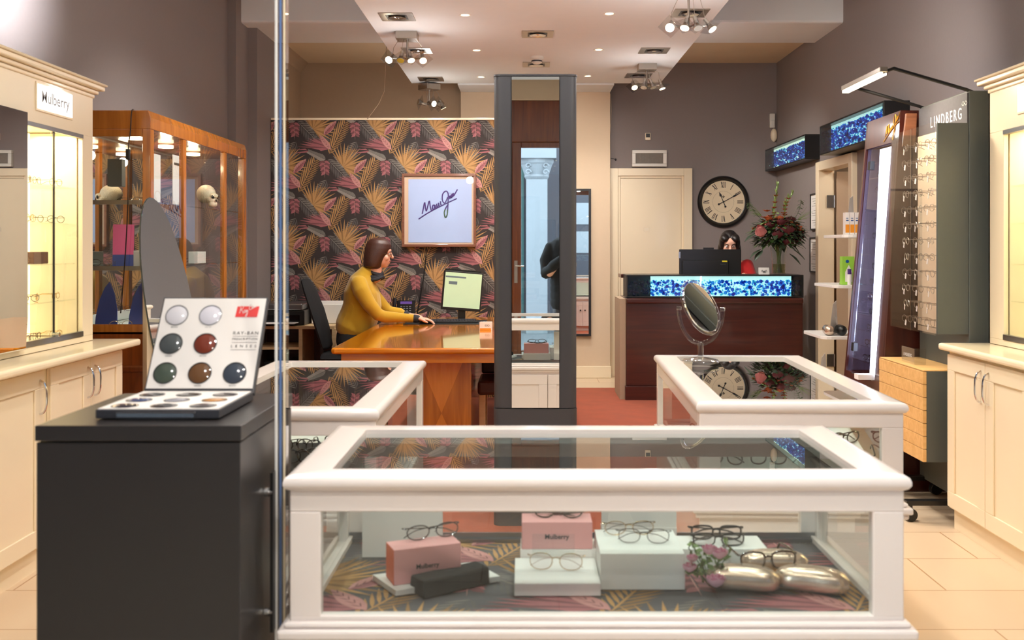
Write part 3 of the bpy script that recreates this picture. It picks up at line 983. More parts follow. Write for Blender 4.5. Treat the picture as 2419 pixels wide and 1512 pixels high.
# stepped white stand with the second pink box
t = thing('display_stand', 'white stepped display stand carrying the second pink box, middle of the long cabinet', 'display stand', (.075, 2.4, ZF), world=True)
MB().box(-.0246, .176, 2.31, 2.50, ZF, ZF + .030).build('base', 'white', t, bevel=.0015)
MB().box(-.012, .182, 2.505, 2.60, ZF, .6085).build('step', 'case_paint', t, bevel=.0015)
MB().add([(.018, 2.497, .5905), (.125, 2.497, .5905), (.125, 2.503, .648), (.018, 2.503, .648)], [(0, 1, 2, 3)]).build('acrylic_back', 'glass', t)
carton('gift_box', 'pink box on the white stepped stand, its lid close under the cabinet rail', -.008, 2.505, .609, .178, .085, .068, 0, 'pink_box', text='Mulberry')
spectacles('dark round spectacles lying on the pink box of the stepped stand', (.085, 2.54, .678), R(-4), 'frame_tort', .052, .036, 2.2, .0017, tilt=-40)
spectacles('clear gold-wired spectacles on the base of the white stepped stand', (.075, 2.40, ZF + .031), R(-5), 'wire_gold', .054, .040, 2.3, .0009, tm='frame_clear')
carton('display_block', 'tall white display block with two light wire spectacles on it', .178, 2.352, ZF, .2, .20, .086, 0, 'white', cat='display stand')
spectacles('thin rose wire spectacles at the back of the tall white block', (.262, 2.50, ZF + .087), R(3), 'wire_gold', .052, .034, 2.2, .0009, tm='frame_tort')
spectacles('brown and clear half-rim spectacles at the front of the tall white block', (.29, 2.43, ZF + .087), R(-4), 'wire_dark', .052, .034, 2.5, .0009, tm='frame_tort')
carton('display_block', 'low white display block with two black spectacles behind the roses', .395, 2.50, ZF, .215, .115, .052, 0, 'white', cat='display stand')
spectacles('black rectangular spectacles at the back of the low white block', (.495, 2.575, ZF + .053), R(-2), 'frame_black', .054, .034, 3.2, .0022)
spectacles('black rectangular spectacles at the front of the low white block', (.49, 2.52, ZF + .053), R(2), 'frame_black', .055, .030, 3.2, .0017)


def gold_case(label, x, y, rz, L=.155, wd=.072, h_=.054):
    t = thing('spectacle_case', label, 'case', (x, y, ZF), rz, 'metallic gold clam cases')
    def shell(z0, z1, a0, a1):
        rings = []
        n = 22
        for i in range(15):
            f = -1 + 2 * i / 14
            k = max(.02, (1 - abs(f) ** 3.4)) ** .5
            yc = .012 * (1 - f * f)
            pts = []
            for j in range(n + 1):
                a = a0 + (a1 - a0) * j / n
                c_, s_ = math.cos(a), math.sin(a)
                pts.append(V((f * L / 2, yc + k * wd / 2 * math.copysign(abs(c_) ** .7, c_), z0 + (z1 - z0) * (abs(s_) ** .75) * (.35 + .65 * k))))
            rings.append(pts)
        return rings
    mb = MB()
    mb.ring(shell(h_ * .36, h_, 0, PI))
    mb.build('lid', 'gold_case', t, smooth=True)
    mb = MB()
    mb.ring(shell(h_ * .355, 0.0, 0, -PI))
    mb.build('bottom_shell', 'gold_case', t, smooth=True)
    return t


gold_case('gold clam case lying behind the roses, under the tortoise spectacles', .62, 2.475, R(-3), .165)
gold_case('gold clam case in the middle, right beside the pink roses', .515, 2.355, R(-13), .17, .078)
gold_case('gold clam case furthest right and nearest the glass', .675, 2.345, R(-20), .17, .078)
spectacles('brown tortoiseshell spectacles propped on the rear gold case', (.588, 2.405, ZF + .030), R(6), 'frame_tort', .058, .042, 3.0, .0022, folded=False, top=.2)
# artificial roses
t = thing('rose_spray', 'small spray of artificial pink roses beside the gold cases', 'artificial flowers', (.44, 2.37, ZF), world=False)
rnd = random.Random(3)
mb = MB()
tips = []
for i in range(9):
    a = rnd.uniform(0, 2 * PI)
    tip = V((.055 * math.cos(a) - .01, .03 * math.sin(a), rnd.uniform(.04, .12)))
    tips.append(tip)
    mb.tube([(0, 0, .004), tip * .5 + V((0, 0, .01)), tip], .0012, 5)
mb.build('stem', 'leaf', t)
mb = MB()
for i in range(64):
    tp = tips[i % 9] * rnd.uniform(.45, 1.1)
    ax = V((rnd.uniform(-1, 1), rnd.uniform(-1, .6), rnd.uniform(-.5, 1))).normalized()
    sd = ax.orthogonal().normalized()
    L = rnd.uniform(.016, .026)
    mb.add([tp, tp + ax * L * .5 + sd * L * .28, tp + ax * L, tp + ax * L * .5 - sd * L * .28], [(0, 1, 2, 3)])
mb.build('foliage', 'leaf_pale', t)


def rose(parent, c, r, mt='rose', name='rose_bloom', seed=1):
    rn = random.Random(seed)
    mb = MB()
    c = V(c)
    for lay in range(5):
        k = 5 if lay < 3 else 3
        mb.cur = lay % 2  # alternate layers take a deeper tone, painting shaded creases between petals
        for i in range(k):
            a = 2 * PI * (i + lay * .37) / k + rn.uniform(-.2, .2)
            rr = r * (1 - lay * .19)
            rows = []
            for u in range(4):
                f = u / 3
                row = []
                for v_ in range(5):
                    g = (v_ - 2) / 2
                    ang = a + g * .75
                    rad = rr * (.25 + .75 * math.sin(f * PI * .55)) * (1 - .08 * abs(g))
                    row.append(c + V((rad * math.cos(ang), rad * math.sin(ang) * .8, r * (-.55 + (1.0 + .09 * lay) * f * (1 - .12 * abs(g) * 2)))))
                rows.append(row)
            pts = [q for row in rows for q in row]
            mb.add(pts, [(u * 5 + v_, u * 5 + v_ + 1, u * 5 + v_ + 6, u * 5 + v_ + 5) for u in range(3) for v_ in range(4)])
    return mb.build(name, [mt, {'rose': 'rose_crease', 'bloom_red': 'hair_brown'}.get(mt, mt)], parent, smooth=True)


for i, (c, r) in enumerate((((-.005, -.02, .095), .019), ((.018, -.025, .088), .021), ((-.045, -.02, .075), .015), ((-.052, -.025, .055), .018), ((.006, -.045, .030), .024))):
    rose(t, c, r, seed=i)
# price leaflet at the back
t = thing('leaflet', 'white price leaflet standing at the back of the long cabinet, above the wire spectacles', 'leaflet', (.28, 2.68, ZF), world=True)
MB().box(.205, .405, 2.66, 2.675, .62, .77).box(.205, .405, 2.655, 2.70, ZF, .6195).build('leaflet_body', 'paper', t)
b = MB()
text_into(b, 'PRADA', (.30, 2.659, .700), (1, 0, 0), (0, 0, 1), width=.055, bold=.02)
b.build('lettering', 'ink', t)

# ================================================================== spectacles in the two rear cases
def riser(name, label, pts, h0, h1, parent=None):
    pass


t = tag(MB().add([(-.27, -.62, .5575), (.285, -.62, .5575), (.285, -.05, .5575), (-.27, -.05, .5575), (-.27, -.62, .600), (.285, -.62, .600), (.285, -.05, .765), (-.27, -.05, .765)],
                 [(0, 3, 2, 1), (4, 5, 6, 7), (0, 1, 5, 4), (1, 2, 6, 5), (2, 3, 7, 6), (3, 0, 4, 7)]).build('display_ramp', 'paper'), 'sloping white display ramp inside the right hand cabinet', 'display stand')
t.location = (.912, 3.90, 0)
t.rotation_euler = (0, 0, R(-1.9))
for j in range(3):
    for i in range(4):
        lx, ly = -.215 + i * .145 + j * .008, -.53 + j * .15
        ca, sa = math.cos(R(-1.9)), math.sin(R(-1.9))
        z = .600 + (ly + .62) / .57 * .165 + .006
        spectacles('dark spectacles on the right cabinet ramp, %s row, %s from the left' % (('front', 'middle', 'back')[j], ('first', 'second', 'third', 'fourth')[i]),
                   (.912 + lx * ca - ly * sa, 3.90 + lx * sa + ly * ca, z), R(-25 + 12 * ((i * 7 + j * 3) % 5)), ('frame_black', 'frame_tort', 'frame_black')[(i + j) % 3], .05, .040, 2.3, .0022, folded=(i + j) % 2 == 0, group='dark spectacles on the white ramp', tilt=12)
tag(MB().box(-1.03, -.52, 3.12, 3.55, .5575, .672).build('display_block', 'black', loc=(-.78, 3.3, .5575), bevel=.004), 'low black display block inside the left cabinet', 'display stand')
for j in range(2):
    for i in range(5):
        spectacles('dark spectacles on the left cabinet black block, %s row, %s from left' % (('front', 'back')[j], ('first', 'second', 'third', 'fourth', 'fifth')[i]),
                   (-.97 + i * .095, 3.19 + j * .19, .6735), R(30 - 15 * ((i * 3 + j) % 5)), ('wire_dark', 'frame_tort')[(i + j) % 2], .05, .042, 2.2, .0016, folded=False, open_deg=20, group='dark spectacles on the black block')

# ================================================================== acrylic mirror on the right case
t = thing('vanity_mirror', 'clear acrylic swivel mirror standing on the right cabinet', 'mirror', (X(1655, 4.30), 4.30, .8705))
MB().lathe([(.0, 0), (.078, 0), (.080, .006), (.074, .013), (.05, .018), (.016, .024), (.012, .030)], n=36).build('base', 'acrylic_thick', t, smooth=True)
MB().cyl((0, 0, .028), (0, 0, .085), .013, n=16).build('stem', 'acrylic_thick', t, smooth=True)
mc = V((0, 0, .232))
vw = R(-20)
q = Matrix.Rotation(vw, 3, 'Z')
mb = MB()
arc = []
for i in range(17):
    a = PI + PI * i / 16
    arc.append(mc + q @ V((.094 * math.cos(a), 0, .150 * math.sin(a) + .0)))
mb.tube(arc, .0042, 8, flat=2.6, side=q @ V((0, 1, 0)))
for sd in (-1, 1): mb.cyl(mc + q @ V((sd * .104, 0, 0)), mc + q @ V((sd * .084, 0, 0)), .008, n=10)
mb.build('yoke', 'acrylic_thick', t, smooth=True)
nn = V((.68, -.60, .42)).normalized()
ua = V((-.52, 0, .855))
ua = (ua - nn * ua.dot(nn)).normalized()
ub = nn.cross(ua)
mc = mc + V((0, 0, .006))
pt = lambda r, a, k: mc + (ua * math.cos(a) + ub * math.sin(a)) * r + nn * k
MB().tube([pt(.121, 2 * PI * i / 48, 0) for i in range(48)], .0085, 10, closed=True).build('mirror_rim', 'acrylic_thick', t, smooth=True)
mb = MB()
P = [pt(.114, 2 * PI * i / 48, .003) for i in range(48)]
P2 = [pt(.114, 2 * PI * i / 48, -.003) for i in range(48)]
mb.add(P + P2, [tuple(range(48)), tuple(range(48, 96))[::-1]] + [(i, 48 + i, 48 + (i + 1) % 48, (i + 1) % 48) for i in range(48)])
mb.build('mirror_glass', 'mirror', t)

# ================================================================== free standing mirror column
CY = 4.86
x0, x1 = X(1167, CY), X(1345, CY)
m0, m1 = X(1209, CY), X(1321, CY)
zt, zm0 = Z(175, CY), Z(970, CY)
t = thing('mirror_column', 'tall dark grey free-standing column with a narrow mirror set in its front', 'mirror', ((x0 + x1) / 2, CY + .18, 0), world=True)
mb = MB()
r_ = .035
def rr_box(mb, x0, x1, y0, y1, z0, z1, r):
    P = []
    for cx, cy_, a0 in ((x1 - r, y0 + r, -90), (x1 - r, y1 - r, 0), (x0 + r, y1 - r, 90), (x0 + r, y0 + r, 180)):
        P += [(cx + r * math.cos(R(a0 + k * 15)), cy_ + r * math.sin(R(a0 + k * 15))) for k in range(7)]
    return mb.prism(P, 'xy', z0, z1)
rr_box(mb, x0, x1 + .036, CY, CY + .38, zm0 + .012, zt - .008, r_)
mb.build('shaft', 'charcoal', t, smooth=True)
rr_box(MB(), x0 - .002, x1 + .038, CY - .002, CY + .382, .008, zm0 + .009, r_).build('plinth', 'charcoal', t, smooth=True)
rr_box(MB(), x0 - .003, x1 + .039, CY - .003, CY + .383, zt - .008, zt, r_).build('cap', 'charcoal', t, smooth=True)
MB().box(m0 - .003, m1 + .003, CY - .0035, CY - .0008, zm0 + .013, zt - .012).build('mirror_edge', 'black', t)
MB().box(m0, m1, CY - .005, CY - .0036, zm0 + .014, zt - .014).build('mirror_glass', 'mirror', t)

# ================================================================== downlights, gimbals, spot fixtures, smoke detector
ZR = 3.0
k = 0
for dx, dy in DL[:6]:
    o = thing('downlight', 'small round lit downlight in the ceiling raft, %s side, %s row' % (('left', 'right')[k % 2], ('nearest', 'middle', 'farthest')[k // 2]), 'ceiling light', (dx, dy, ZR), group='small round downlights')
    MB().lathe([(.030, -.002), (.042, -.004), (.044, 0), (.030, 0)], n=24).build('bezel', 'white', o, smooth=True)
    MB().lathe([(.0005, -.0015), (.029, -.0015), (.029, -.0005), (.0005, -.0005)], n=24).build('lamp', 'downlight_glow', o)
    k += 1
gim = [(938, 39), (1270, 80), (1018, 186), (1267, 152), (1545, 119), (985, 119), (1508, 178), (1630, 30)]
where = ['nearest on the left edge', 'in the middle, nearer the front', 'at the far left corner', 'in the middle, beside the smoke detector', 'on the right edge between the two spot clusters',
         'on the left edge above the spot cluster', 'at the far right corner', 'nearest on the right edge']
for (px, py), wh in zip(gim, where):
    y = F * (ZR - H) / (VY - py)
    o = thing('recessed_spotlight', 'square grey recessed ceiling spotlight, ' + wh, 'ceiling light', (X(px, y), y, ZR), group='square recessed spotlights')
    mb = MB()
    for a_, b_, c_, d_ in ((-.12, .12, -.12, -.075), (-.12, .12, .075, .12), (-.12, -.075, -.075, .075), (.075, .12, -.075, .075)): mb.box(a_, b_, c_, d_, -.006, -.0005)
    mb.build('bezel', 'nickel', o)
    MB().box(-.075, .075, -.075, .075, -.003, -.001).build('recess', 'black', o)
    MB().lathe([(.060, -.004), (.064, -.014), (.058, -.014), (.03, -.006), (.012, -.012), (.0005, -.013)], n=24).build('reflector', 'chrome', o, smooth=True)


def spot_cluster(label, x, y, rz, zc, heads, drop=.20):
    """square ceiling plate, stem, cross bars and four heads; heads: (angle, reach, aim, lit)"""
    o = thing('spotlight_cluster', label, 'ceiling light', (x, y, zc), rz, 'four-headed spotlight clusters')
    MB().box(-.08, .08, -.08, .08, -.055, 0).build('ceiling_plate', 'nickel', o, bevel=.002)
    MB().cyl((0, 0, -.05), (0, 0, -drop), .007, n=10).build('stem', 'nickel', o)
    mb = MB()
    for ang, reach, aim, lit in heads:
        mb.tube([(0, 0, -drop), (reach * math.cos(ang), reach * math.sin(ang), -drop)], .007, 8)
    mb.build('crossbar', 'nickel', o)
    for ang, reach, aim, lit in heads:
        p_ = V((reach * math.cos(ang), reach * math.sin(ang), -drop))
        n_ = V(aim).normalized()
        hd = MB().cyl(p_ - n_ * .055, p_ + n_ * .0, .013, .016, 14).cyl(p_ + n_ * .0, p_ + n_ * .035, .016, .030, 16).tube([p_ - n_ * .05, p_ - n_ * .07 + V((0, 0, .05)), V((p_.x * .5, p_.y * .5, -.055))], .0018, 5)
        hd = hd.build('lamp_head', 'nickel', o, smooth=True)
        u = n_.orthogonal().normalized()
        v_ = n_.cross(u)
        MB().slab(p_ + n_ * .012, u, v_, n_, [(-.055, -.055), (.055, -.055), (.055, .055), (-.055, .055)], .003).build('glass_plate', 'acrylic_thick', hd)
        MB().tube([p_ + n_ * .034, p_ + n_ * .037], .027, 18).build('bulb', 'bulb' if lit == 2 else 'bulb_dim' if lit else 'chrome', hd)
    return o


HD = lambda a, b, c, d: [(R(200), .13, a[:3], a[3]), (R(250), .10, b[:3], b[3]), (R(-20), .13, c[:3], c[3]), (R(-70), .10, d[:3], d[3])]
y = F * (ZR - H) / (VY - 78)
spot_cluster('four-headed brushed metal spotlight cluster on the left edge of the ceiling raft', X(962, y), y, 0, ZR, HD((-.3, -1, -.7, 2), (-.1, -.6, -1, 0), (.2, -.8, -.8, 1), (.3, -.5, -1, 1)))
y2 = F * (ZR - H) / (VY - 196)
spot_cluster('four-headed spotlight cluster at the far left corner of the raft, above the patterned wall', X(1014, y2), y2, R(40), ZR - .015, HD((-1, .2, .3, 0), (.1, -1, -.3, 2), (.5, -.2, -1, 1), (1, .3, 0, 0)), .20)
y3 = F * (ZR - H) / (VY - 153)
spot_cluster('four-headed spotlight cluster at the far right corner of the raft', X(1528, y3), y3, 0, ZR, HD((.2, -.8, -.9, 1), (-.2, -.4, -1, 0), (.3, -.2, -1, 1), (.4, -.3, -1, 0)), .19)
y4 = F * (ZR - H) / (VY + 30)
spot_cluster('nearest spotlight cluster at the top of the picture, one lamp glaring', X(1627, y4), y4, 0, ZR, HD((-.25, -1, -.7, 2), (-.3, -.5, -1, 1), (.5, -.4, -.8, 1), (.2, -.5, -1, 0)), .25)
y = F * (ZR - H) / (VY - 134)
t = thing('smoke_detector', 'white round smoke detector on the ceiling raft', 'smoke detector', (X(1268, y), y, ZR))
MB().lathe([(.0005, 0), (.058, 0), (.058, -.022), (.045, -.030), (.043, -.052), (.030, -.060), (.0005, -.061)], n=28).build('body', 'white_plastic', t, smooth=True)
MB().lathe([(.046, -.034), (.047, -.034), (.047, -.046), (.046, -.046)], n=28).build('vent', 'charcoal', t)
tag(MB().tube([(X(914, 8.8), 8.8, 3.24), (X(908, 8.85), 8.85, Z(215, 8.85)), (X(895, 8.9), 8.9, Z(245, 8.9)), (X(868, 8.95), 8.95, Z(281, 8.95))], .003, 6).build('cable', 'wall_beige', loc=(X(905, 8.85), 8.85, 2.6)),
    'thin grey cable hanging from the ceiling to the top of the patterned partition', 'cable')
# ================================================================== built-in cream cabinets, left and right
def bow_handle(parent, p0, p1, out):
    p0, p1, out = V(p0), V(p1), V(out)
    P = [p0, p0 + out * .6 + (p1 - p0) * .06, p0 + out * .95 + (p1 - p0) * .25, p0 + out + (p1 - p0) * .5, p0 + out * .95 + (p1 - p0) * .75, p0 + out * .6 + (p1 - p0) * .94, p1]
    return MB().tube(smooth_line([tuple(q) for q in P], 3), [.005] * 1 + [.0045] * 17 + [.005], 8).build('handle', 'chrome', parent, smooth=True)


def panel_door(parent, xs, y0, y1, z0, z1, handle, sgn):
    """shaker door in the plane x = xs facing sgn"""
    a, b = sorted((xs, xs + sgn * .012))
    c, d = sorted((xs + sgn * .012, xs + sgn * .020))
    mb = MB().box(a, b, y0, y1, z0, z1)
    f = .075
    for q in ((y0, y1, z0, z0 + f), (y0, y1, z1 - f, z1), (y0, y0 + f, z0 + f, z1 - f), (y1 - f, y1, z0 + f, z1 - f)): mb.box(c, d, *q)
    o = mb.build('cabinet_door', 'cream_paint', parent, bevel=.0025)
    hy = y1 - .035 if handle > 0 else y0 + .035
    zt_ = z1 - .04
    bow_handle(o, (xs + sgn * .02, hy, zt_), (xs + sgn * .02, hy, zt_ - .14), (sgn * .028, 0, 0))
    return o


def base_run(label, xs, sgn, y0, y1, back, doors, ztop=.90):
    t = thing('base_cabinet', label, 'cabinet', ((xs + back) / 2, (y0 + y1) / 2, 0), world=True)
    a, b = sorted((xs, back))
    MB().box(a, b, y0, y1, .10, ztop - .035).build('carcass', 'cream_paint', t, bevel=.002)
    a2, b2 = sorted((xs - sgn * .02, back))
    MB().box(a2, b2, y0, y1 - .01, 0, .0995).build('plinth', 'cream_paint', t)
    for p, q, h in doors: panel_door(t, xs + sgn * .001, p, q, .115, ztop - .05, h, sgn)
    return t


base_run('cream base cabinet with bow-handled doors along the left wall', -2.05, 1, 3.0, 5.06, -2.44, [(3.02, 3.60, 1), (3.605, 4.20, 1), (4.262, 4.655, 1), (4.66, 5.02, -1)])
tag(MB().box(-2.44, -1.965, 2.98, 5.10, .866, .90).build('worktop', 'worktop', bevel=.012, seg=3, loc=(-2.2, 4, .866)), 'cream worktop on the left base cabinet', 'worktop')
base_run('cream base cabinet with bow-handled doors on the right, its edge by the castor', 2.07, -1, 3.0, 4.855, 2.66, [(3.02, 3.52, 1), (3.525, 4.02, -1), (4.03, 4.432, 1), (4.437, 4.83, -1)])
tag(MB().box(2.025, 2.66, 2.98, 4.885, .866, .90).build('worktop', 'worktop', bevel=.012, seg=3, loc=(2.3, 4, .866)), 'cream worktop on the right base cabinet', 'worktop')


def upper_run(label, xf, sgn, y0, y1, back, wins, zt, sign):
    """glazed upper cabinet with a cornice; wins: (y0, y1) openings"""
    t = thing('display_cabinet', label, 'display cabinet', ((xf + back) / 2, (y0 + y1) / 2, .9), world=True)
    dx = lambda k: xf - sgn * k
    def bx(mb, k0, k1, *q):
        a, b = sorted((dx(k0), dx(k1)))
        return mb.box(a, b, *q)
    mb = MB()
    bx(mb, 0, .022, y0, y1, .902, .93)
    bx(mb, 0, .022, y0, y1, 1.92, zt - .06)
    ys = [y0] + [q for w_ in wins for q in w_] + [y1]
    for i in range(0, len(ys), 2): bx(mb, 0, .022, ys[i], ys[i + 1], .93, 1.92)
    mb.build('face_frame', 'cream_paint', t, bevel=.002)
    mb = MB()
    D = abs(xf - back)
    bx(mb, .022, D, y1 - .02, y1, .902, zt - .06)
    bx(mb, .022, D, y0, y0 + .02, .902, zt - .06)
    bx(mb, .022, D, y0 + .02, y1 - .02, zt - .10, zt - .06)
    bx(mb, .022, D, y0 + .02, y1 - .02, .902, .93)
    bx(mb, .022, D, y0 + .02, y1 - .02, 1.93, 1.94)
    mb.build('carcass', 'cream_paint', t)
    mb = MB()
    for k, z0, z1 in ((.008, zt - .075, zt - .055), (.022, zt - .055, zt - .035), (.045, zt - .035, zt - .012), (.055, zt - .012, zt)):
        a, b = sorted((xf + sgn * k, back))
        mb.box(a, b, y0, y1 + k, z0, z1)
    mb.build('cornice', 'cream_paint', t, bevel=.006)
    for a, b in wins:
        mb = MB()
        bx(mb, D - .012, D - .004, a - .02, b + .02, .935, 1.925)
        mb.build('glowing_panel', 'panel_glow', t)  # white back made to glow, adding to the LED strip light
        mb = MB()
        bx(mb, .03, D - .01, b, b + .012, .935, 1.925)
        bx(mb, .03, D - .01, a - .012, a, .935, 1.925)
        mb.build('side_lining', 'cream_paint', t)
        for z in (1.113, 1.288, 1.479, 1.656):
            mb = MB()
            bx(mb, .035, D - .014, a + .002, b - .002, z - .003, z + .003)
            mb.build('shelf', 'glass', t)
        m_ = (a + b) / 2
        for p, q, k in ((a, m_ + .01, .004), (m_ - .01, b, .012)):
            mb = MB()
            bx(mb, k, k + .005, p, q, .955, 1.90)
            mb.build('sliding_door', 'glass', t)
        mb = MB()
        bx(mb, .002, .010, m_ - .0025, m_ + .0025, .955, 1.90)
        mb.build('door_edge', 'tile_teal' if False else 'ink', t)
        mb = MB()
        bx(mb, -.004, .02, a, b, .931, .956)
        mb.build('door_track', 'steel', t)
        mb = MB()
        bx(mb, -.004, .02, a, b, 1.90, 1.919)
        mb.build('door_track', 'steel', t)
        MB().cyl((xf - sgn * .01, m_, .965), (xf + sgn * .022, m_, .965), .010, n=14).build('lock', 'chrome', t, smooth=True)
        lamp('cabinet_strip', 'AREA', (xf - sgn * D * .5, m_, 1.915), 7, (1, .80, .52), .2, (xf - sgn * D * .5, m_, 0), shape='RECTANGLE', sy=b - a - .05)
    if sign:
        mb = MB()
        bx(mb, -.006, .0, sign[0] - .01, sign[1] + .01, 1.975, 2.105)
        mb.build('sign_surround', 'cream_paint', t, bevel=.002)
        mb = MB()
        bx(mb, -.009, -.0065, sign[0], sign[1], 1.985, 2.095)
        q = mb.build('lit_sign', 'sign_glow', t)
        if len(sign) > 2:
            b_ = MB()
            text_into(b_, sign[2], (xf + sgn * .0095, (sign[0] + sign[1]) / 2, 2.036), (0, sgn, 0), (0, 0, 1), width=.27, t=.0006, bold=.015)
            b_.build('lettering', 'sign_letter', q)
    return t


upper_run('cream glazed display cabinet with bright shelves on the left worktop', -2.17, 1, 3.0, 5.0, -2.44, [(3.35, 3.85), (4.31, 4.885)], 2.19, (4.42, 4.755, 'Mulberry'))
upper_run('cream glazed display cabinet with bright shelves on the right worktop', 2.26, -1, 3.0, 4.84, 2.66, [(3.2, 3.9), (4.05, 4.70)], 2.19, (4.2, 4.55))
tag(MB().prism([(3.9, .93), (4.28, .93), (4.295, 1.06), (4.295, 1.95), (3.9, 1.95)], 'yz', -2.165, -2.145).build('wall_mirror', 'mirror', loc=(-2.155, 4.1, .93)),
    'flat mirror panel on the face of the left glazed cabinet, at the picture edge', 'mirror')

# spectacles on the bright shelves
def mini_specs(mb, c, d, u, k=1.0, w_=.05, h_=.036, r=.0013, mi=0):
    """one pair as a light mesh: c centre, d facing, u right"""
    c, d, u = V(c), V(d), V(u)
    up = V((0, 0, 1))
    for sd in (-1, 1):
        mb.tube([c + (u * (sd * (w_ / 2 + .008) + w_ / 2 * math.cos(2 * PI * i / 14)) + up * h_ / 2 * math.sin(2 * PI * i / 14)) * k for i in range(14)], r, 5, closed=True, mi=mi)
        mb.tube([c + (u * sd * (w_ + .011) + up * h_ * .25) * k, c + (u * sd * (w_ + .010) + up * h_ * .22 - d * .09) * k, c + (u * sd * (w_ + .008) - up * h_ * .3 - d * .13) * k], r, 5, mi=mi)
    mb.tube([c - u * .009 * k + up * .006 * k, c + up * .009 * k, c + u * .009 * k + up * .006 * k], r, 5, mi=mi)
    return mb


LV = ('bottom', 'second', 'third', 'fourth', 'top')
for si, z in enumerate((.9335, 1.1165, 1.2915, 1.4825, 1.6595)):
    for i in range(4):
        if si == 2 and i > 1: continue
        y = 4.40 + i * .125
        mb = MB()
        c = (-2.28 + .03 * (i % 2), y, z + .0195)
        mini_specs(mb, (0, 0, .0195), (1, 0, 0), (0, 1, 0), .9)
        o = mb.build('spectacles', ('wire_gold', 'frame_tort', 'wire_dark', 'wire_gold')[(i + si) % 4])
        o.location = (c[0], c[1], z)
        o.rotation_euler = (0, 0, R(-20 + 14 * ((i * 3 + si) % 4)))
        tag(o, 'small spectacles on the %s bright shelf of the left cabinet, %s from the left' % (LV[si], ('first', 'second', 'third', 'last')[i]), 'glasses', 'spectacles on the left bright shelves')
for (y, z, d_, h_, mt, lab) in ((4.52, 1.2915, .16, .075, 'rack_grey', 'grey box at the back of the third bright shelf on the left'), (4.60, 1.2915, .14, .055, 'frame_wood', 'brown leather box on the third bright shelf on the left'),
                                (4.40, 1.1165, .10, .05, 'white', 'small white box on the second bright shelf on the left')):
    x_ = -2.33 if mt == 'rack_grey' else -2.26
    tag(MB().box(x_ - .025, x_ + .025, y - d_ / 2, y + d_ / 2, z, z + h_).build('small_box', mt, loc=(x_, y, z), bevel=.003), lab, 'box')
for si, z in enumerate((.9335, 1.1165, 1.2915, 1.4825, 1.6595)):
    mb = mini_specs(MB(), (0, 0, .0195), (-1, 0, 0), (0, -1, 0), .9)
    o = mb.build('spectacles', ('wire_gold', 'frame_tort', 'wire_dark')[si % 3])
    o.location = (2.36, 4.60, z)
    o.rotation_euler = (0, 0, R(15 - si * 8))
    tag(o, 'spectacles on the %s bright shelf of the right cabinet' % LV[si], 'glasses')

# ================================================================== varnished glass cabinet against the left wall
t = thing('glass_cabinet', 'large varnished wooden glass cabinet with mirror back beside the left cream cabinet', 'display cabinet', (-2.21, 6.25, 0), world=True)
xa, xb, y0, y1 = -2.44, -2.0, 5.32, 7.15
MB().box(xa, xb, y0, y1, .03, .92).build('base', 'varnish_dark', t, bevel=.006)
MB().box(xa, xb + .01, y0 - .01, y1 + .01, .70, .735).build('waist_moulding', 'varnish_dark', t, bevel=.008)
mb = MB().prism([(xa, 2.0), (xb, 2.0), (xb, 2.06), (xb - .012, 2.10), (xa, 2.10)], 'xz', y0, y1)
mb.build('top', 'varnish_up', t, bevel=.004)
for (a, b, c, d) in ((xb - .045, xb, y0, y0 + .05), (xa, xa + .04, y0, y0 + .05), (xb - .045, xb, y1 - .06, y1), (xb - .03, xb, 5.84, 5.885), (xb - .03, xb, 6.63, 6.68)):
    MB().box(a, b, c, d, .92, 2.0).build('post', 'varnish_up', t, bevel=.004)
MB().box(xa, xb, y0, y0 + .03, .90, .955).build('end_rail', 'varnish_up', t, bevel=.003)
MB().box(xa + .04, xb - .045, y0, y0 + .03, 1.96, 2.0).build('end_rail', 'varnish_up', t, bevel=.003)
for a, b in ((5.37, 5.84), (5.885, 6.25), (6.255, 6.63), (6.68, 7.09)):
    MB().box(xb - .014, xb - .009, a, b, .925, 1.995).build('glass_door', 'glass', t)
MB().box(xa + .04, xb - .045, y0 + .010, y0 + .015, .955, 1.96).build('end_glass', 'glass', t)
MB().box(xa + .002, xa + .008, y0 + .05, y1 - .02, .93, 1.99).build('mirror_back', 'mirror', t)
MB().box(xa + .01, xb - .05, y0 + .05, y1 - .06, .92, .928).build('cabinet_floor', 'paper', t)
for z in (1.26, 1.616):
    MB().box(xa + .01, xb - .045, y0 + .05, y1 - .06, z - .005, z + .003).build('glass_shelf', 'glass_top', t)
    MB().box(xa + .01, xb - .045, y0 + .04, y0 + .048, z - .018, z + .006).build('shelf_lip', 'nickel', t)
for y in (5.62, 6.1, 6.6):
    MB().lathe([(.045, 1.992), (.045, 1.975), (.0005, 1.972)], (-2.2, y, 0), 18).build('cabinet_lamp', 'bulb_dim', t)
    lamp('cabinet_spot', 'POINT', (-2.2, y, 1.93), 2.2, (1, .8, .52), .03)


def a_card(label, x, y, z, w_, h_, mt, mt2, rz):
    t = thing('display_card', label, 'display card', (x, y, z), rz)
    mb = MB()
    mb.prism([(0, 0), (.004, 0), (.032, h_), (.028, h_)], 'xz', -w_ / 2, w_ / 2)
    mb.build('front_panel', mt, t)
    MB().prism([(.064, 0), (.060, 0), (.030, h_), (.034, h_)], 'xz', -w_ / 2, w_ / 2).build('back_panel', mt2, t)
    if mt == 'rose_card': MB().prism([(-.001, 0), (.003, 0), (.0125, h_ * .3), (.0085, h_ * .3)], 'xz', -w_ / 2, w_ / 2).build('lower_band', 'blue_card', t)
    return t


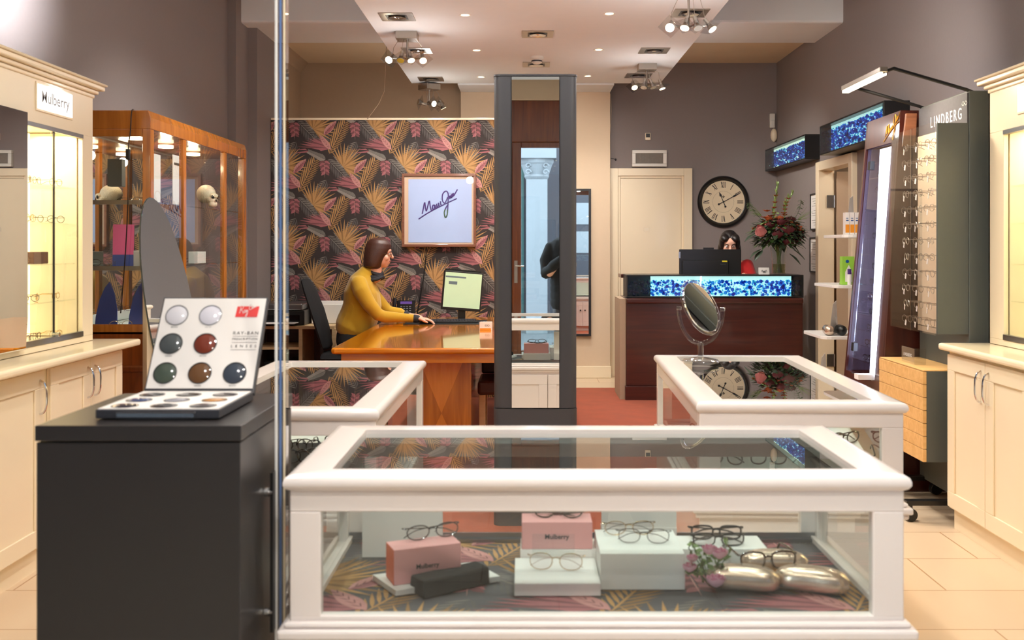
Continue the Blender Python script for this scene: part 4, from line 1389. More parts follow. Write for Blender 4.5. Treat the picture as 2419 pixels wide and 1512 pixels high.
mat('rose_card', (222, 84, 130), .4, var=.2, scale=6)
mat('olive_card', (150, 150, 90), .4, var=.3, scale=6)
a_card('pink and blue folded display card on the lower shelf of the varnished cabinet', -2.22, 5.50, 1.264, .11, .23, 'rose_card', 'rack_grey', R(105))
a_card('olive green folded display card on the lower shelf of the varnished cabinet', -2.10, 5.56, 1.264, .11, .22, 'olive_card', 'rack_grey', R(105))
for nm, x, y, z, w_, d_, h_, mt, lab in (('small_box', -2.09, 5.44, 1.264, .08, .05, .085, 'white', 'white box on the lower shelf of the varnished cabinet near the corner post'),
                                         ('small_box', -2.10, 6.38, 1.264, .06, .16, .075, 'white', 'open white box on the lower shelf of the varnished cabinet under the skull'),
                                         ('display_block', -2.24, 5.46, 1.70, .08, .05, .15, 'rack_grey', 'dark grey block on the upper shelf of the varnished cabinet'),
                                         ('display_card', -2.07, 5.60, 1.62, .006, .10, .27, 'paper', 'tall white card on the upper shelf behind the varnished corner post'),
                                         ('display_card', -2.10, 6.00, 1.62, .006, .13, .30, 'paper', 'white card with a black heading in the varnished cabinet')):
    o = MB().box(x - w_ / 2, x + w_ / 2, y - d_ / 2, y + d_ / 2, z, z + h_).build(nm, mt, loc=(x, y, z), bevel=.002)
    if 'heading' in lab:
        b = MB().box(x + .0032, x + .0042, y - .05, y + .05, z + .24, z + .255)
        b.build('heading', 'ink', o)
    tag(o, lab, 'card' if nm == 'display_card' else 'box' if nm == 'small_box' else 'display stand')
for i, (x, y, lab) in enumerate(((-2.28, 5.42, 'blue fin-shaped display board in the base of the varnished cabinet, nearer the cream cabinet'), (-2.13, 5.50, 'blue fin-shaped display board in the base of the varnished cabinet, nearer the corner post'))):
    P = [(-.06, 0), (.06, 0), (.06, .10), (.045, .19), (.02, .25), (-.005, .22), (-.035, .15), (-.055, .06)]
    o = MB().prism(P, 'xz', -.005, .005).build('display_board', 'blue_card')
    o.location = (x, y, .9285)
    tag(o, lab, 'display board')
for i in range(8):
    mb = mini_specs(MB(), (0, 0, .0195), (1, 0, 0), (0, 1, 0), 1)
    o = mb.build('spectacles', ('wire_gold', 'frame_black', 'bloom_red', 'wire_dark')[i % 4])
    sh = i % 3
    pos = [(-2.20, 5.42), (-2.06, 5.55), (-2.12, 5.95), (-2.10, 6.2), (-2.12, 6.55), (-2.2, 5.7), (-2.1, 6.85), (-2.3, 5.42)][i]
    o.location = (pos[0], pos[1], (.929, 1.264, 1.62)[sh])
    o.rotation_euler = (0, 0, R(-60 + 25 * i))
    tag(o, '%s spectacles on the %s of the varnished cabinet, %s from its near end' % (('gold wire', 'black', 'red', 'dark wire')[i % 4], ('floor', 'lower shelf', 'upper shelf')[sh], ('first', 'third', 'fourth', 'fifth', 'sixth', 'third', 'last', 'second')[i]), 'glasses')
# mosaic skull hanging inside
t = thing('ornamental_skull', 'glittering pale mosaic skull in the varnished glass cabinet', 'ornament', (-2.10, 6.60, 1.62), R(-122))
mb = MB()
mb.ell((0, -.02, .10), .055, .072, .062, 24, 14).ell((0, .038, .062), .036, .034, .034).ell((0, .046, .03), .030, .028, .022).ell((0, .06, .085), .03, .02, .018)
mb.build('cranium', 'skull', t, remesh=.004)
for sd in (-1, 1): MB().ell((sd * .018, .068, .078), .012, .008, .013).build('eye_socket', 'frame_black', t, smooth=True)
MB().ell((0, .078, .055), .006, .005, .010).build('nose_socket', 'frame_black', t, smooth=True)
# cord with switch
t = thing('switch_cord', 'thin brown cord with an inline switch hanging over the front of the varnished cabinet', 'cable', (X(303, 5.30), 5.30, 2.10), world=True)
MB().tube(smooth_line([(X(311, 5.33), 5.36, 2.108), (X(310, 5.30), 5.305, 2.09), (X(308, 5.3), 5.30, Z(310, 5.3)), (X(303, 5.3), 5.30, Z(360, 5.3)), (X(302, 5.3), 5.30, Z(480, 5.3)), (X(296, 5.3), 5.30, Z(600, 5.3)), (X(285, 5.3), 5.30, Z(740, 5.3))]), .003, 6).build('cord', 'wire_dark', t)
MB().box(X(298, 5.3), X(308, 5.3), 5.288, 5.306, Z(378, 5.3), Z(352, 5.3)).build('switch', 'black', t, bevel=.004)

# oval dressing mirror standing behind the sample case
t = thing('oval_mirror', 'tall oval mirror tilted on a cream board behind the lens sample case', 'mirror', (X(396, 5.2), 5.25, 0), R(35))
q = Matrix.Rotation(R(-10), 3, 'Y')
mb = MB()
c = V((0, -.02, Z(760, 5.2)))
P = []
for y in (-.012, .0):
    P.append([c + q @ V((.118 * math.cos(2 * PI * i / 48), y, .655 * math.sin(2 * PI * i / 48))) for i in range(48)])
mb.ring(P)
mb.build('mirror_glass', 'mirror', t)
MB().ring([[c + q @ V((.121 * math.cos(2 * PI * i / 48), y, .658 * math.sin(2 * PI * i / 48))) for i in range(48)] for y in (.001, .010)]).build('mirror_back', 'rack_grey', t)
MB().box(-.12, -.04, .012, .10, 0.0, 1.42).build('board', 'cream_paint', t, bevel=.004)
MB().box(-.12, .16, -.16, .16, 0, .03).build('foot', 'cream_paint', t, bevel=.004)

# ================================================================== patterned partition with its lit sign
PY = 9.0
zt = Z(284, PY)
t = thing('patterned_partition', 'partition wall papered with gold, pink and grey palm leaves on black', 'partition', (-1.2, PY + .04, 0), world=True)
px0, px1 = -2.295, X(1215, PY)
mb = MB()
leafpaper(mb, (px0, PY, .002), (1, 0, 0), (0, 0, 1), px1 - px0, zt, X(812, PY) - px0, Z(395, PY))
mb.build('wallpaper', WPM, t)
MB().box(px0, px1, PY + .0005, PY + .08, 0, zt).build('panel', 'wall_beige', t)
MB().box(px0, px1 + .004, PY - .012, PY + .085, zt, zt + .02).build('cap_rail', 'cream_paint', t, bevel=.003)
t = thing('framed_sign', 'square lit white sign in a brown frame on the patterned partition', 'sign', (X(1040, PY), PY - .03, Z(495, PY)), world=True)
fx0, fx1, fz0, fz1 = X(951, PY), X(1125, PY), Z(583, PY), Z(411, PY)
mb = MB()
for q in ((fx0, fx1, fz1 - .022, fz1), (fx0, fx1, fz0, fz0 + .022), (fx0, fx0 + .022, fz0 + .022, fz1 - .022), (fx1 - .022, fx1, fz0 + .022, fz1 - .022)): mb.box(q[0], q[1], PY - .06, PY - .005, q[2], q[3])
mb.build('frame', 'frame_wood', t, bevel=.002)
MB().box(fx0 + .022, fx1 - .022, PY - .040, PY - .006, fz0 + .022, fz1 - .022).build('mount', 'sign_mat', t)
sg = MB().box(X(966, PY), X(1115, PY), PY - .043, PY - .0405, Z(573, PY), Z(424, PY)).build('glowing_panel', 'sign_blue', t)
o_ = V((X(997, PY), PY - .0445, Z(506, PY)))
ca, sa = math.cos(R(5)), math.sin(R(5))
strokes(MB(), SCRIPT_MJ, o_, (ca, 0, sa), (-sa, 0, ca), .31, .0055).build('lettering', 'purple', t)
strokes(MB(), [[(.76, .06), (.74, -.08), (.68, -.16), (.66, -.02), (.70, .08)]], o_ - V((0, .003, 0)), (ca, 0, sa), (-sa, 0, ca), .31, .0055).build('lettering_tail', 'leaf', t)
MB().box(fx0 + .02, fx1 - .02, PY - .056, PY - .053, fz0 + .02, fz1 - .02).build('glazing', 'lens', t)
tag(MB().tube(smooth_line([(X(1008, PY), PY - .02, Z(585, PY)), (X(1003, PY), PY - .012, Z(640, PY)), (X(993, PY), PY - .012, Z(700, PY)), (X(985, PY), PY - .012, .75)]), .005, 6).build('cable', 'black', loc=(X(1000, PY), PY - .015, 1.0)),
    'black cable running down the patterned wall from the framed sign', 'cable')

# ================================================================== desk
t = thing('desk', 'varnished orange-brown wooden desk with rounded edge and pedestal', 'desk', (-.55, 7.2, 0), world=True)
mb = MB().prism([(-1.165, 6.08), (.22, 6.08), (.22, 8.78), (-1.19, 8.78), (-1.19, 6.10)], 'xy', .712, .75)
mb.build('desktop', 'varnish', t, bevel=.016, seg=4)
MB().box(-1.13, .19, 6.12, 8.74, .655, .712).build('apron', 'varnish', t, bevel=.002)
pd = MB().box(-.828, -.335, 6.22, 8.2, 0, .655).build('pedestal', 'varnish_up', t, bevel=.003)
c0 = ((-.828 - .335) / 2 + .06, .30)
MB().add([(c0[0] - .135, 6.2185, .654), (c0[0] + .135, 6.2185, .654), (c0[0], 6.2185, .33)], [(0, 1, 2)]).add([(c0[0] - .15, 6.2185, .01), (c0[0] + .15, 6.2185, .01), (c0[0], 6.2185, .33)], [(0, 1, 2)]).build('inlay', 'inlay', pd)
# computer monitor, angled
def monitor(label, loc, rz, w_, h_, zc, front, tilt=0, tag_=None):
    t = thing('computer_monitor', label, 'monitor', loc, rz)
    Q = Matrix.Translation((0, 0, zc)) @ Matrix.Rotation(R(tilt), 4, 'Y')
    mb = MB(); mb.T = Q
    mb.box(-w_ / 2, w_ / 2, -.012, .016, -h_ / 2, h_ / 2)
    mb.build('housing', 'black', t, bevel=.004)
    mb = MB(); mb.T = Q
    mb.box(-w_ / 2 + .012, w_ / 2 - .012, -.0135, -.0122, -h_ / 2 + .022, h_ / 2 - .012)
    s_ = mb.build('screen', front, t)
    mb = MB()
    mb.box(-.03, .03, .016, .05, .0, zc + .02).box(-.12, .12, -.09, .10, 0, .012)
    mb.build('stand', 'black', t, bevel=.004)
    return t, Q


t, Q = monitor('computer monitor with a pale green screen on the varnished desk', (X(1092, 8.2), 8.2, .75), R(14), .33, .32, .255, 'screen_green', tilt=5)
mb = MB(); mb.T = Q
mb.box(-.15, .02, -.0146, -.0137, .105, .118).box(-.12, -.05, -.0146, -.0137, .05, .075)
mb.build('screen_window', 'screen_grey', t)
mb = MB(); mb.T = Q
mb.box(-.15, .15, .0165, .05, .155, .175)
mb.build('top_bar', 'black', t)
t = thing('keyboard', 'black keyboard in front of the green-lit monitor', 'keyboard', (X(1072, 8.15), 8.12, .7505), R(8))
MB().prism([(-.07, 0), (.07, 0), (.07, .022), (-.07, .010)], 'yz', -.19, .19).build('body', 'black', t, bevel=.002)
mb = MB()
for i in range(16):
    for j in range(5): mb.box(-.18 + i * .0225, -.16 + i * .0225, -.06 + j * .025, -.04 + j * .025, .0105 + (j + .5) * .0022, .0165 + (j + .5) * .0022)
mb.build('keys', 'charcoal', t)
MB().ring([[V((.05 * math.cos(a) * k, .032 * math.sin(a) * k, z)) for a in [2 * PI * i / 16 for i in range(16)]] for k, z in ((1, 0), (1, .012), (.8, .026), (.3, .032))]).build('x', 'black', smooth=True)
ms = C.objects['x']
ms.name = 'computer_mouse'
ms.location = (X(1004, 8.05), 8.05, .7505)
tag(ms, 'black computer mouse under the hand on the desk', 'mouse')
tag(MB().box(X(965, 8.3), X(1150, 8.3), 7.93, 8.4, .7502, .7515).build('desk_mat', 'black_fabric', loc=(-.6, 8.15, .75)), 'thin black mat under the keyboard and mouse', 'desk mat')
C.objects['keyboard'].location.z = .7525
ms.location.z = .7525
t = thing('desk_phone', 'black desk telephone with a small purple display, behind the woman in yellow', 'telephone', (X(958, 8.6), 8.6, .75), R(6))
MB().prism([(-.09, 0), (.09, 0), (.09, .15), (.06, .155), (-.09, .03)], 'yz', -.075, .085).build('body', 'black_gloss', t, bevel=.006)
MB().limb([(-.095, -.05, .07, .018), (-.098, 0, .10, .014), (-.095, .06, .16, .020)], side=(1, 0, 0)).build('handset', 'black_gloss', t, smooth=True)
mb = MB()
mb.slab((-.045, .022, .122), (1, 0, 0), (0, .78, .62), (0, -.62, .78), [(0, 0), (.1, 0), (.1, .035), (0, .035)], .002)
mb.build('display', 'purple', t)
mb = MB()
for i in range(4):
    for j in range(4): mb.slab((-.045 + i * .025, -.07 + j * .02, .049 + j * .0162), (1, 0, 0), (0, .78, .62), (0, -.62, .78), [(0, 0), (.017, 0), (.017, .012), (0, .012)], .003)
mb.build('keypad', 'charcoal', t)
t = thing('leaflet_holder', 'small stack of white cards standing at the right end of the desk', 'cards', (X(1150, 7.4), 7.4, .7505), R(4))
mb = MB()
for i in range(4): mb.box(-.055 + i * .004, .04, -.02 + i * .012, -.017 + i * .012, .0, .062)
mb.build('card_stack', 'paper', t)
MB().box(-.052, .03, -.0212, -.0202, .0, .016).build('coloured_band', 'orange_print', t)
b = MB()
text_into(b, 'OO', (.002, -.0206, .036), (1, 0, 0), (0, 0, 1), width=.032)
b.build('printed_motif', 'ink', t)
# visitor stool chair beyond the pedestal
t = thing('visitor_chair', 'brown padded visitor chair with wooden legs beside the desk pedestal', 'chair', (-.09, 6.70, 0))
MB().box(-.22, .22, -.2, .22, .40, .49).build('seat', 'bark' if 'bark' in M else 'hair_brown', t, bevel=.02, seg=3)
for x in (-.19, .19):
    for y in (-.17, .19): MB().box(x - .02, x + .02, y - .02, y + .02, 0, .40).build('leg', 'pale_wood', t, bevel=.003)
MB().box(-.21, .21, .20, .25, .49, .64).build('backrest', 'hair_brown', t, bevel=.015, seg=3)
# ================================================================== office chair, printer corner
t = thing('office_chair', 'black fabric office chair under the woman in yellow', 'chair', (-1.42, 8.15, 0), world=False)
mb = MB()
mb.limb([(.0, 0, .47, .24, .045), (.20, 0, .475, .24, .04), (-.20, 0, .475, .23, .045), (-.24, 0, .49, .21, .04)][1:3][::-1] + [], side=(0, 1, 0))
mb.build('seat', 'black_fabric', t, smooth=True)
mb = MB()
mb.limb([(-.20, 0, .56, .17, .035), (-.235, 0, .70, .21, .04), (-.28, 0, .85, .22, .04), (-.335, 0, 1.0, .20, .035), (-.375, 0, 1.09, .14, .028)], side=(0, 1, 0))
mb.build('backrest', 'black_fabric', t, smooth=True)
mb = MB().cyl((0, 0, .10), (0, 0, .44), .025, n=14).box(-.24, -.05, -.03, .03, .42, .44).box(-.25, -.22, -.03, .03, .42, .62)
mb.build('column', 'black', t)
for i in range(5):
    a = 2 * PI * i / 5 + .3
    e = V((.30 * math.cos(a), .30 * math.sin(a), .075))
    lg = MB().tube([(0, 0, .11), e], [.025, .016], 8).build('base_arm', 'black', t)
    MB().cyl(e + V((.0, -.02, -.045)), e + V((0, .02, -.045)), .03, n=14).build('castor', 'black', lg)
t = thing('shelf_unit', 'low pale wood shelf unit under the printer', 'shelf', (X(680, 8.6), 8.62, 0), world=True)
xx0, xx1 = X(560, 8.6), X(800, 8.6)
MB().box(xx0, xx1, 8.40, 8.90, .675, .70).build('shelf_top', 'pale_wood', t)
for x in (xx0, X(718, 8.6), xx1 - .02): MB().box(x, x + .03, 8.40, 8.90, 0, .675).build('side_panel', 'pale_wood', t)
MB().box(xx0, X(718, 8.6), 8.42, 8.90, .50, .52).build('shelf_board', 'pale_wood', t)
MB().box(xx0 + .03, xx1 - .02, 8.88, 8.90, 0, .675).build('back_panel', 'mahogany', t)
t = thing('printer', 'black and grey printer on the pale shelf unit', 'printer', (X(670, 8.6), 8.62, .70), world=True)
q0, q1 = X(618, 8.5), X(722, 8.5)
MB().box(q0, q1, 8.45, 8.85, .702, .83).build('body', 'black', t, bevel=.01)
MB().box(q0 - .002, q1 - .015, 8.44, 8.84, .8305, .888).build('scanner_lid', 'steel', t, bevel=.012)
MB().box(q0 + .03, q1 - .05, 8.30, 8.46, .725, .73).build('paper_tray', 'paper', t)
MB().box(q0 + .02, q1 - .04, 8.448, 8.452, .735, .79).build('output_slot', 'black_gloss', t)
t = thing('document_holder', 'white paper file holder beside the printer', 'file holder', (X(765, 8.7), 8.75, .70), world=True)
MB().box(X(738, 8.7), X(810, 8.7), 8.66, 8.86, .702, .87).build('holder', 'white_plastic', t, bevel=.004)
mb = MB()
for i in range(6): mb.box(X(742, 8.7), X(806, 8.7), 8.68 + i * .026, 8.684 + i * .026, .871, .885 + .004 * (i % 3))
mb.build('paper_edge', 'paper', t)
for i, (a, b) in enumerate(((625, 662), (672, 708))):
    tag(MB().box(X(a, 8.5), X(b, 8.5), 8.45, 8.8, .001, .40).build('waste_bin', 'black_gloss', loc=(X((a + b) / 2, 8.5), 8.6, 0), bevel=.02), 'glossy black bin under the shelf unit, %s' % ('left one' if i == 0 else 'right one'), 'bin')
# ================================================================== reception counter
CYF = 8.84
cx0, cx1 = X(1480, CYF), X(1898, CYF)
t = thing('reception_counter', 'dark mahogany reception counter with a band of lit blue glass beads', 'counter', ((cx0 + cx1) / 2, 9.1, 0), world=True)
MB().box(cx0, cx1, CYF + .02, CYF + .55, .13, .90).build('body', 'mahogany', t, bevel=.004)
MB().box(cx0 + .0, cx1, CYF - .012, CYF + .55, .865, .915).build('moulding', 'mahogany', t, bevel=.012)
MB().box(cx0 - .01, cx1, CYF + .0, CYF + .54, .0, .13).build('plinth', 'mahogany', t, bevel=.003)
MB().box(cx0 - .055, cx0 - .0005, CYF + .05, CYF + .55, 0, .905).build('side_panel', 'wall_beige', t, bevel=.002)


def bead_box(name_parent, ax, a0, a1, f, depth, z0, z1, n, rmin, rmax, seed, fade0=.10, fade1=.08, warm=False):
    """lit box of glass beads; ax 'x': front faces -Y at y=f, spans x a0..a1; ax 'y': front faces -X at x=f, spans y a0..a1"""
    t = name_parent
    def bx(mb, a, b, d0, d1, za, zb, mi=None):
        d0, d1 = sorted((f + d0, f + d1))
        return mb.box(a, b, d0, d1, za, zb, mi) if ax == 'x' else mb.box(d0, d1, a, b, za, zb, mi)
    e = .012
    mb = MB()
    bx(mb, a0, a1, 0, depth, z1 - e, z1)
    bx(mb, a0, a1, 0, depth, z0, z0 + e)
    bx(mb, a0, a0 + e, 0, depth, z0 + e, z1 - e)
    bx(mb, a1 - e, a1, 0, depth, z0 + e, z1 - e)
    bx(mb, a0 + e, a1 - e, depth - .01, depth, z0 + e, z1 - e)
    mb.build('housing', 'black', t, bevel=.001)
    L = a1 - a0
    mb = MB()
    bx(mb, a0 + L * fade0, a1 - L * fade1, .06, .064, z0 + e, z1 - e)
    mb.build('backlight', 'bead_light_warm' if warm else 'bead_light', t)
    mb = MB()
    bx(mb, a0 + e, a1 - e, .002, .005, z0 + e, z1 - e)
    mb.build('front_glass', 'glass', t)
    rn = random.Random(seed)
    ico = []
    g = (1 + 5 ** .5) / 2
    iv = [V(q).normalized() for q in ((-1, g, 0), (1, g, 0), (-1, -g, 0), (1, -g, 0), (0, -1, g), (0, 1, g), (0, -1, -g), (0, 1, -g), (g, 0, -1), (g, 0, 1), (-g, 0, -1), (-g, 0, 1))]
    ifc = [(0, 11, 5), (0, 5, 1), (0, 1, 7), (0, 7, 10), (0, 10, 11), (1, 5, 9), (5, 11, 4), (11, 10, 2), (10, 7, 6), (7, 1, 8), (3, 9, 4), (3, 4, 2), (3, 2, 6), (3, 6, 8), (3, 8, 9), (4, 9, 5), (2, 4, 11), (6, 2, 10), (8, 6, 7), (9, 8, 1)]
    vs = list(iv)
    fs = []
    cache = {}
    def mid(a, b):
        k = (min(a, b), max(a, b))
        if k not in cache:
            vs.append((vs[a] + vs[b]).normalized())
            cache[k] = len(vs) - 1
        return cache[k]
    for a, b, c in ifc:
        x_, y_, z_ = mid(a, b), mid(b, c), mid(c, a)
        fs += [(a, x_, z_), (b, y_, x_), (c, z_, y_), (x_, y_, z_)]
    mb = MB()
    for i in range(n):
        r = rmin + (rmax - rmin) * rn.random() ** 3
        u = rn.uniform(a0 + e + r, a1 - e - r)
        zz = z0 + e + r + (z1 - z0 - 2 * e - 2 * r - .028) * rn.random()
        d = .022 + rn.uniform(-.002, .014)
        c = V((u, f + d, zz)) if ax == 'x' else V((f + d, u, zz))
        mi = 0 if r > rmin + (rmax - rmin) * .35 else rn.choice((0, 1, 2, 2, 3, 3))
        if r > rmin + (rmax - rmin) * .35 and rn.random() < .4: mi = 1
        mb.add([c + q * r for q in vs], fs, mi)
    o = mb.build('glass_beads', ['bead_blue', 'bead_deep', 'bead_cyan', 'bead_clear'], t, smooth=True, angle=180)
    o['kind'] = 'stuff'


bead_box(t, 'x', cx0, cx1, CYF - .005, .30, .918, 1.12, 1000, .006, .018, 4, .14, .06)
MB().box(cx0 - .02, cx1 + .01, CYF + .296, CYF + .56, 1.085, 1.118).build('counter_top', 'mahogany', t, bevel=.004)
for nm, y0, y1, xf, z0, z1, sd, lab in (('near', 6.90, 8.41, 2.49, 2.14, 2.385, 5, 'nearer wall box of lit blue glass beads, above the dark slanted tower'), ('far', 9.01, 10.5, 2.535, 2.165, 2.39, 6, 'farther wall box of lit blue-green glass beads, in the corner above the bouquet')):
    t = thing('bead_light_box', lab, 'wall light', (2.6, (y0 + y1) / 2, z0), world=True)
    bead_box(t, 'y', y0, y1, xf, 2.668 - xf, z0, z1, 1200, .006, .012, sd, .14, .08, warm=(nm == 'far'))
# computer on the counter, seen from behind
t = thing('computer_monitor', 'black all-in-one computer seen from behind on the reception counter', 'monitor', (X(1677, 9.2), 9.2, 1.119), world=True)
ma, mb_ = X(1604, 9.15), X(1750, 9.15)
MB().box(ma, mb_, 9.13, 9.155, Z(660, 9.15), Z(589, 9.15)).build('housing', 'black', t, bevel=.004)
MB().box(X(1612, 9.1), X(1722, 9.1), 9.105, 9.1295, Z(655, 9.1), Z(615, 9.1)).build('back_cover', 'black', t, bevel=.006)
MB().box(X(1663, 9.1), X(1688, 9.1), 9.135, 9.15, Z(589, 9.1), Z(585, 9.1)).build('camera', 'black', t)
MB().box(X(1706, 9.1), X(1718, 9.1), 9.103, 9.1048, Z(619, 9.1), Z(615.5, 9.1)).build('sticker', 'sticker_yellow', t)
MB().box(X(1604.5, 9.1), X(1608.5, 9.1), 9.127, 9.1298, Z(610, 9.1), Z(595, 9.1)).build('label', 'steel', t)
b = MB()
text_into(b, 'ThinkCentre', at(1708, 624, 9.103), (1, 0, 0), (0, 0, 1), width=.05)
b.build('lettering', 'steel', t)
MB().box(X(1650, 9.2), X(1700, 9.2), 9.16, 9.35, 1.1185, 1.13).box(X(1668, 9.2), X(1684, 9.2), 9.16, 9.2, 1.13, 1.3).build('stand', 'black', t)
t = thing('card_holder', 'small white card standing on the counter left of the vase', 'card', (X(1806, 8.98), 8.98, 1.1205))
MB().prism([(0, 0), (.003, 0), (.018, .062), (.015, .062)], 'yz', -.05, .045).prism([(.036, 0), (.033, 0), (.016, .062), (.019, .062)], 'yz', -.05, .045).build('card', 'paper', t)
strokes(MB(), [[(-.7, .0), (-.5, .4), (-.3, .1), (0, .15), (.3, .1), (.5, .4), (.7, 0)], [(-.35, .1), (-.3, -.2), (-.05, -.2), (-.05, .15)], [(.35, .1), (.3, -.2), (.05, -.2), (.05, .15)]], (-.002, .003, .026), (1, 0, 0), (0, .25, 1), .035, .0016).build('printed_spectacles', 'ink', t)

# ================================================================== vase and bouquet
VP = V((X(1840, 9.0), 9.0, 1.1205))
t = thing('vase', 'clear glass vase holding the large bouquet on the reception counter', 'vase', VP)
MB().lathe([(.060, 0), (.064, .005), (.060, .05), (.062, .12), (.068, .19), (.080, .245), (.077, .245), (.065, .19), (.059, .12), (.057, .05), (.056, .008), (.0005, .008)], n=32).build('glass_body', 'glass', t, smooth=True)
thin('water', (214, 214, 160), .8, 0, 1.2)
MB().lathe([(.0005, .009), (.055, .009), (.056, .05), (.0575, .095), (.0005, .095)], n=28).build('water', 'water', t, smooth=True)
t = thing('bouquet', 'large bouquet of protea, dark red blooms and orange gladioli standing in the glass vase', 'flowers', VP)
rn = random.Random(8)
PT = lambda px, py, y=9.0: at(px, py, y) - VP
mb = MB()
heads = []
for i in range(26):
    a = rn.uniform(0, 2 * PI)
    top = V((rn.uniform(-.17, .17), rn.uniform(-.12, .12), rn.uniform(.30, .48)))
    heads.append(top)
    mb.tube([(.03 * math.cos(a), .03 * math.sin(a), .015), (.02 * math.cos(a + 2), .02 * math.sin(a + 2), .2), top], .0035, 6)
mb.build('stem', 'leaf', t)


def leaf_geo(mb, base, d, L, wd, droop=.3):
    d = V(d).normalized()
    up = V((0, 0, 1))
    sd = d.cross(up)
    sd = sd.normalized() if sd.length > .1 else V((1, 0, 0))
    rows = []
    for k, w_ in ((0, .08), (.25, .8), (.5, 1), (.75, .7), (1, .05)):
        c = V(base) + d * L * k - up * L * droop * k * k
        rows.append((c - sd * wd * w_, c + up * .15 * wd, c + sd * wd * w_))
    vs = [q for r_ in rows for q in r_]
    mb.add(vs, [(3 * i + j, 3 * i + j + 1, 3 * i + j + 4, 3 * i + j + 3) for i in range(4) for j in range(2)])


for nm, mt, n_, sz, zlo, zhi, rad in (('broad_leaves', 'leaf_dark', 60, .09, .26, .46, .13), ('mid_leaves', 'leaf', 70, .06, .26, .52, .14), ('pale_leaves', 'leaf_pale', 34, .05, .34, .55, .15)):
    mb = MB()
    for i in range(n_):
        a = rn.uniform(0, 2 * PI)
        rr = rad * math.sqrt(rn.random())
        b_ = V((rr * math.cos(a) * 1.15, rr * math.sin(a), rn.uniform(zlo, zhi)))
        leaf_geo(mb, b_, (math.cos(a), math.sin(a), rn.uniform(-.6, .7)), sz * rn.uniform(.7, 1.3), sz * .28, rn.uniform(.1, .6))
    mb.build(nm, mt, t)
for k_, (mt, nm) in enumerate((('bloom_red', 'filler_blooms'), ('bloom_orange', 'filler_blooms'), ('leaf', 'filler_foliage'), ('leaf_dark', 'filler_foliage'))):
    mb = MB()
    for i in range(260):
        a, b_ = rn.uniform(0, 2 * PI), math.acos(rn.uniform(-.75, 1))
        rr = rn.uniform(.75, 1.0)
        q = PT(1838, 552, 8.98) + V((.235 * rr * math.sin(b_) * math.cos(a), .13 * rr * math.sin(b_) * math.sin(a), .155 * rr * math.cos(b_)))
        if k_ == 0 and (q.x < -.08 or q.z > .44): continue
        if k_ == 1 and q.z < .40: continue
        if k_ < 2: mb.ell(q, rn.uniform(.008, .016), rn.uniform(.008, .016), rn.uniform(.007, .013), 7, 5)
        else: leaf_geo(mb, q, (math.cos(a), math.sin(a), rn.uniform(-.5, .8)), rn.uniform(.035, .07), .015, .3)
    mb.build(nm, mt, t)
mb = MB()
for (px, py, dx) in ((1772, 552, -1), (1796, 592, -.4), (1880, 590, .5), (1785, 590, -1), (1870, 600, .4)):
    leaf_geo(mb, PT(px - dx * 12, py, 8.9), (dx, -.3, -.2), .11, .034, .5)
mb.build('broad_leaf', 'leaf_dark', t)
for i, (px, py, r_, y) in enumerate(((1862, 545, .065, 8.86), (1838, 555, .055, 8.85), (1868, 520, .05, 8.95), (1846, 525, .05, 8.88), (1820, 532, .045, 8.9), (1885, 548, .045, 9.0), (1858, 572, .04, 8.87))):
    rose(t, PT(px, py, y), r_, 'bloom_red', 'dark_bloom', i + 10)
for i in range(4): rose(t, PT(1815 + i * 14, 516 + (i % 2) * 8, 8.92), .036, 'wp_pink_dark' if i % 2 else 'bloom_orange', 'brown_bloom', i + 30)
# protea: overlapping bracts around a dome
mb = MB()
pc = PT(1797, 547, 8.84)
axp = V((-.35, -.5, .8)).normalized()
u_ = axp.orthogonal().normalized()
v_ = axp.cross(u_)
mb.ell(pc, .035, .035, .045)
for lay in range(4):
    for k in range(14):
        a = 2 * PI * (k + lay * .5) / 14
        dr = u_ * math.cos(a) + v_ * math.sin(a)
        sd = axp.cross(dr)
        r0 = .030 + .012 * math.sin(lay * .9)
        b_ = pc - axp * .04 + dr * (.018 + .004 * lay)
        m_ = pc + dr * (.052 - .006 * lay) + axp * (-.01 + .008 * lay)
        e_ = pc + dr * (.038 - .007 * lay) + axp * (.048 + .006 * lay)
        mb.add([b_ - sd * .004, m_ - sd * .011, e_, m_ + sd * .011, b_ + sd * .004], [(0, 1, 2, 3, 4)])
mb.build('protea', 'bloom_protea', t)
# gladiolus spikes
for nm, pts in (('gladiolus', ((1832, 590), (1828, 520), (1831, 480), (1837, 437))), ('gladiolus', ((1850, 580), (1853, 510), (1858, 480), (1873, 457)))):
    P = [tuple(PT(px, py, 8.93)) for px, py in pts]
    sp = MB().tube(smooth_line(P, 4), .005, 6).build(nm, 'leaf_pale', t)
    Q = smooth_line(P, 6)
    mb = MB()
    for i, q in enumerate(Q[7:]):
        for k in range(2):
            a = rn.uniform(0, 2 * PI)
            leaf_geo(mb, q, (math.cos(a) * .5, math.sin(a) * .5, 1), .055 - .0014 * i, .008, -.1)
    mb.build('bracts', 'leaf_pale', sp)
    mb = MB()
    for i in range(6):
        q = V(Q[4 + i * 2 if 4 + i * 2 < len(Q) else -1])
        for k in range(6):
            a = 2 * PI * k / 6 + i
            leaf_geo(mb, q, (math.cos(a), math.sin(a), .6), .036, .012, .1)
    mb.build('florets', 'bloom_orange', sp)
mb = MB()
for (px, py, s_) in ((1812, 500, 1), (1822, 512, 1), (1852, 505, .8), (1806, 515, .8)):
    q = PT(px, py, 8.9)
    for k in range(7):
        a = 2 * PI * k / 7
        leaf_geo(mb, q, (math.cos(a), math.sin(a), .5), .045 * s_, .015, .1)
mb.build('lily', 'bloom_orange', t)
mb = MB()
leaf_geo(mb, PT(1855, 545, 8.88), tuple(PT(1888, 478, 8.85) - PT(1855, 545, 8.88)), .32, .012, 0)
